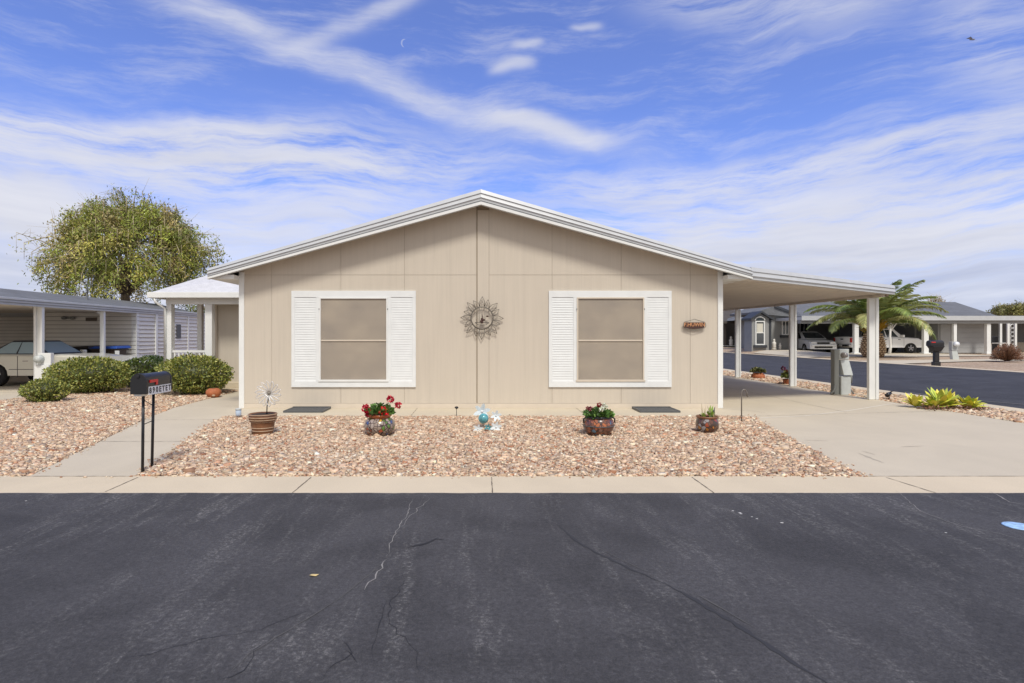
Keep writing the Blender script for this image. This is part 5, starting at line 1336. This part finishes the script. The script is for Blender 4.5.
# black mailbox post across the street
p = G(936,365.8); x, y, z = p
t = thing('post_mailbox', 'black moulded mailbox and post at the far kerb of the side street', 'mailbox', p)
b_ = MB(); b_.box(x-.14,x+.14,y-.1,y+.1,z-.05,z+.18); b_.box(x-.095,x+.095,y-.08,y+.08,z+.18,z+.62); b_.build('post', 'black_paint', t, bevel=.02)
b_ = MB(); b_.hexa([(x-.14,y-.12,z+.62),(x+.14,y-.12,z+.62),(x+.14,y+.12,z+.62),(x-.14,y+.12,z+.62),(x-.28,y-.18,z+.86),(x+.26,y-.18,z+.86),(x+.26,y+.18,z+.86),(x-.28,y+.18,z+.86)]); b_.build('bracket', 'black_paint', t, bevel=.02)
b_ = MB(); r_ = .13; yy = [(y+.13*math.cos(math.pi*k/8), z+.98+.12*math.sin(math.pi*k/8)) for k in range(9)]
b_.prism_x([(y+.13,z+.862)][:1]+yy+[(y-.13,z+.862)], x-.34, x+.26); bd = b_.build('body', 'black_paint', t, bevel=.01)
b_ = MB(); b_.box(x-.30,x-.12,y-.142,y-.131,z+1.0,z+1.045); b_.build('flag', 'red_flag', t)
# meter pedestal across the street
p = G(953.5,359.5); x, y, z = p
t = thing('far_meter', 'slanted grey meter pedestal in the gravel before the garage door', 'meter box', p)
b_ = MB(); b_.hexa([(x-.1,y-.1,z-.05),(x+.25,y-.1,z-.05),(x+.25,y+.1,z-.05),(x-.1,y+.1,z-.05),(x-.17,y-.1,z+.46),(x+.12,y-.1,z+.46),(x+.12,y+.1,z+.46),(x-.17,y+.1,z+.46)]); b_.build('lower_cabinet', 'pedestal_grey', t, bevel=.01)
b_ = MB(); b_.box(x-.18,x+.16,y-.12,y+.1,z+.465,z+.95); b_.build('meter_housing', 'door_grey', t, bevel=.02)
b_ = MB(); b_.tube([(x,y-.26,z+.82),(x,y-.1,z+.82)], .12, 14); b_.build('meter', 'lamp_glass', t)
# dry brown bush
p = G(1007,361.5); x, y, z = p
t = thing('dry_bush', 'round reddish brown dry bush at the far right across the street', 'bush', p)
b_ = MB()
for k in range(420):
    a = rnd.uniform(0,6.28); e = rnd.uniform(.1,1.4); L = .62*rnd.uniform(.8,1.12); d = Vector((math.cos(a)*math.cos(e), math.sin(a)*math.cos(e), math.sin(e)*1.25))
    q = Vector((x,y,z+.02)); b_.tube([q, q+d*L*.5+Vector((0,0,.05)), q+d*L], [.012,.009,.005], 3, 0, True, jc((.16,.08,.045),.3))
b_.build('stem', 'leaf', t)
b_ = MB()
for k in range(1600):
    d = Vector((rnd.gauss(0,1),rnd.gauss(0,1),abs(rnd.gauss(0,1)))).normalized(); rr = rnd.uniform(.55,1.0)
    b_.leaf((x+d.x*.62*rr,y+d.y*.62*rr,z+.08+d.z*.8*rr), .08, jc(rnd.choice([(.22,.10,.06),(.15,.07,.04),(.30,.16,.09)]),.25), d, .4)
b_.build('foliage', 'leaf', t)
# bird in the sky
B = at(972,39.5,45)
b_ = MB(); b_.tube([B+Vector((-.22,0,-.02)), B+Vector((-.08,0,0)), B+Vector((.10,0,.01)), B+Vector((.24,0,.03))], [.02,.06,.07,.02], 8)
for s in (-1,1):
    b_.add([B+Vector((-.08,0,.02)), B+Vector((.10,0,.02)), B+Vector((.05+s*.35,s*.25,.10)), B+Vector((s*.65,s*.2,.0+.05*s)), B+Vector((-.05+s*.3,s*.25,.07)), B+Vector((0,0,-.02))], [(0,1,2,3,4),(5,1,2),(5,4,0)])
tag(b_.build('bird', 'bird_dark'), 'small dark bird gliding high in the sky at right', 'bird')

# ------------------------------------------------------------------ light, sky
SUN_EL, SUN_AZ = R(54), R(168)      # azimuth from +Y towards +X
sd = Vector((math.sin(SUN_AZ)*math.cos(SUN_EL), math.cos(SUN_AZ)*math.cos(SUN_EL), math.sin(SUN_EL)))
sl = bpy.data.lights.new('sun', 'SUN'); sl.energy = 2.5; sl.angle = R(12); sl.color = (1, .955, .865)
so = bpy.data.objects.new('sun', sl); C.objects.link(so); so.rotation_euler = (-sd).to_track_quat('-Z', 'Y').to_euler()
W = bpy.data.worlds.new('World'); bpy.context.scene.world = W; W.use_nodes = True
nt = W.node_tree; N = nt.nodes; bg = N['Background']; bg.inputs['Strength'].default_value = .095
sky = nd(nt, 'ShaderNodeTexSky'); sky.sky_type = 'NISHITA'; sky.sun_disc = False; sky.sun_elevation = SUN_EL; sky.sun_rotation = SUN_AZ
sky.altitude = 300; sky.air_density = 1.0; sky.dust_density = .6; sky.ozone_density = 2.5
tc = nd(nt, 'ShaderNodeTexCoord'); dr = tc.outputs['Generated']
sp = nd(nt, 'ShaderNodeSeparateXYZ'); nt.links.new(dr, sp.inputs[0]); dx, dy, dz = sp.outputs
az = M_(nt, 'ARCTAN2', dx, dy); el = M_(nt, 'ARCSINE', dz)
cmb = nd(nt, 'ShaderNodeCombineXYZ'); nt.links.new(az, cmb.inputs[0]); nt.links.new(el, cmb.inputs[1]); ae = cmb.outputs[0]
warp = nd(nt, 'ShaderNodeTexNoise'); nt.links.new(ae, warp.inputs['Vector']); warp.inputs['Scale'].default_value = 2.2; warp.inputs['Detail'].default_value = 5
def AE(px, py):
    a = math.atan((px-CX)/F); return a, math.atan((CY-py)/F*math.cos(a))
wv = nd(nt, 'ShaderNodeVectorMath', operation='MULTIPLY_ADD'); nt.links.new(warp.outputs['Color'], wv.inputs[0]); wv.inputs[1].default_value = (.14,.14,0)
wsub = nd(nt, 'ShaderNodeVectorMath', operation='SUBTRACT'); nt.links.new(ae, wsub.inputs[0]); wsub.inputs[1].default_value = (.07,.07,0); nt.links.new(wsub.outputs[0], wv.inputs[2])
wae = wv.outputs[0]
streakA = tnoise(nt, mapping(nt, wae, (4.5, 30, 1), (0,0,R(16))), 1.0, 8, .68)
streakB = tnoise(nt, mapping(nt, wae, (3.5, 26, 1), (0,0,R(-7)), (3.1,1.7,0)), 1.0, 8, .68)
puff = tnoise(nt, mapping(nt, wae, (7, 13, 1), (0,0,0), (7.7,2.2,0)), 1.0, 4, .55)
def band(p0, p1, width, amp, lo=.35, hi=.7, n=None):
    """streak of cloud between two sky directions (az, el), feathered and broken by stretched noise"""
    a0, e0_ = AE(*p0); a1, e1_ = AE(*p1); L = math.hypot(a1-a0, e1_-e0_); th = math.atan2(e1_-e0_, a1-a0)
    mpn = nd(nt, 'ShaderNodeMapping', vector_type='TEXTURE'); nt.links.new(wae, mpn.inputs['Vector'])
    mpn.inputs['Location'].default_value = ((a0+a1)/2, (e0_+e1_)/2, 0); mpn.inputs['Rotation'].default_value = (0,0,th)
    mpn.inputs['Scale'].default_value = (L/2, width, 1)
    s2 = nd(nt, 'ShaderNodeSeparateXYZ'); nt.links.new(mpn.outputs[0], s2.inputs[0])
    ux = M_(nt, 'MULTIPLY', s2.outputs[0], s2.outputs[0])
    u2 = M_(nt, 'MULTIPLY', ux, ux); g_ = M_(nt, 'EXPONENT', M_(nt, 'MULTIPLY', M_(nt, 'MULTIPLY_ADD', s2.outputs[1], s2.outputs[1], u2), -1.0))
    mr = nd(nt, 'ShaderNodeMapRange', interpolation_type='SMOOTHSTEP'); nt.links.new(n or streakB, mr.inputs[0]); mr.inputs[1].default_value = lo; mr.inputs[2].default_value = hi
    return M_(nt, 'MULTIPLY', M_(nt, 'MULTIPLY', g_, mr.outputs[0]), amp)
bands = [
    band((105,-30),(620,146), .018, .62, .10, .70, streakA),
    band((290,62),(450,-20), .013, .6, .15, .75, streakB),
    band((-150,120),(470,165), .045, 1.25, .36, .66),
    band((-60,106),(330,140), .014, .9, .3, .6), band((120,146),(400,172), .011, .8, .25, .6),
    band((-200,212),(110,215), .075, 1.9, .25, .55, puff),
    band((120,232),(400,215), .045, .95, .3, .62),
    band((520,188),(1100,118), .026, .95, .34, .64),
    band((560,228),(1150,170), .040, 1.3, .34, .64),
    band((640,262),(1200,222), .04, 1.5, .30, .58),
    band((494,76),(534,72), .008, .6, .0, .5), band((575,33),(608,30), .005, .45, .0, .5), band((512,58),(545,52), .006, .45, .0, .5),
    band((480,108),(600,140), .012, .8, .25, .5),
    band((930,20),(1060,90), .05, .45, .35, .65), band((640,-10),(880,20), .035, .4, .35, .65),
    band((-200,285),(1200,288), .04, 1.0, .2, .6),
]
tot = bands[0]
for b__ in bands[1:]: tot = M_(nt, 'ADD', tot, b__)
mr = nd(nt, 'ShaderNodeMapRange', interpolation_type='SMOOTHSTEP'); nt.links.new(streakA, mr.inputs[0]); mr.inputs[1].default_value = .45; mr.inputs[2].default_value = .8
tot = M_(nt, 'ADD', tot, M_(nt, 'MULTIPLY', mr.outputs[0], .28))
hz = nd(nt, 'ShaderNodeMapRange', interpolation_type='SMOOTHSTEP'); nt.links.new(el, hz.inputs[0]); hz.inputs[1].default_value = .26; hz.inputs[2].default_value = .02
tot = M_(nt, 'ADD', tot, .03)
tot = M_(nt, 'ADD', tot, M_(nt, 'MULTIPLY', hz.outputs[0], .6))
# unseen bright cloud added on the sun's side to whiten the fill light
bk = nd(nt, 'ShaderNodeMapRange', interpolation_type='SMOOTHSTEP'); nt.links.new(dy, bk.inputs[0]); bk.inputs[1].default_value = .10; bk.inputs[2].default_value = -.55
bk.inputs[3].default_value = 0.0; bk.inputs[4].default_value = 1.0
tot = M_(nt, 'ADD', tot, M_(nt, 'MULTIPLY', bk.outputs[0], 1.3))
# cloud amount to coverage, with the fill cloud added behind the camera
msk = M_(nt, 'SUBTRACT', 1.0, M_(nt, 'EXPONENT', M_(nt, 'MULTIPLY', tot, -1.7)))
# cloud tone: grey-violet undersides low down, white above
tn = M_(nt, 'MULTIPLY', M_(nt, 'SUBTRACT', tnoise(nt, mapping(nt, wae, (2.5, 24, 1), (0,0,R(-5))), 1.0, 5, .6), .28), 2.6)
low = nd(nt, 'ShaderNodeMapRange', interpolation_type='SMOOTHSTEP'); nt.links.new(el, low.inputs[0]); low.inputs[1].default_value = .0; low.inputs[2].default_value = .17
shade = M_(nt, 'MULTIPLY', M_(nt, 'SUBTRACT', 1.0, M_(nt, 'MULTIPLY', low.outputs[0], .75)), M_(nt, 'MULTIPLY', tn, 1.1), clamp=True)
ccol = mixc(nt, shade, (7.3,7.35,7.9), (3.4,3.8,5.3))
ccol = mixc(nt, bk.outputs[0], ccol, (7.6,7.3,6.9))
blue = mixc(nt, 1.0, sky.outputs[0], (1.0,1.12,1.83), 'MULTIPLY')
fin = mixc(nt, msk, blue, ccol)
# crescent moon
ma, me_ = AE(403,43)
def disc(a_, e_, r0):
    d_ = M_(nt, 'SQRT', M_(nt, 'ADD', M_(nt, 'POWER', M_(nt, 'SUBTRACT', az, a_), 2.0), M_(nt, 'POWER', M_(nt, 'SUBTRACT', el, e_), 2.0)))
    return M_(nt, 'LESS_THAN', d_, r0)
moon = M_(nt, 'MULTIPLY', disc(ma+.002, me_, .0058), M_(nt, 'SUBTRACT', 1.0, disc(ma+.0045, me_-.0005, .0056)))
fin = mixc(nt, M_(nt, 'MULTIPLY', moon, .32), fin, (6.5,6.8,7.8))
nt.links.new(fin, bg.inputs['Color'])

# ------------------------------------------------------------------ camera, output
cam = bpy.data.cameras.new('camera'); co = bpy.data.objects.new('camera', cam); C.objects.link(co)
co.location = (0,0,H); co.rotation_euler = (R(90),0,0); cam.sensor_width = 36; cam.lens = F/1024*36
cam.shift_x = (512-CX)/1024; cam.shift_y = (CY-341.5)/1024; cam.clip_end = 3000; cam.clip_start = .05
S = bpy.context.scene; S.camera = co
S.render.engine = 'CYCLES'; S.render.resolution_x = 1024; S.render.resolution_y = 683
S.view_settings.view_transform = 'Standard'; S.view_settings.look = 'None'; S.view_settings.gamma = 1; S.view_settings.exposure = 0.22
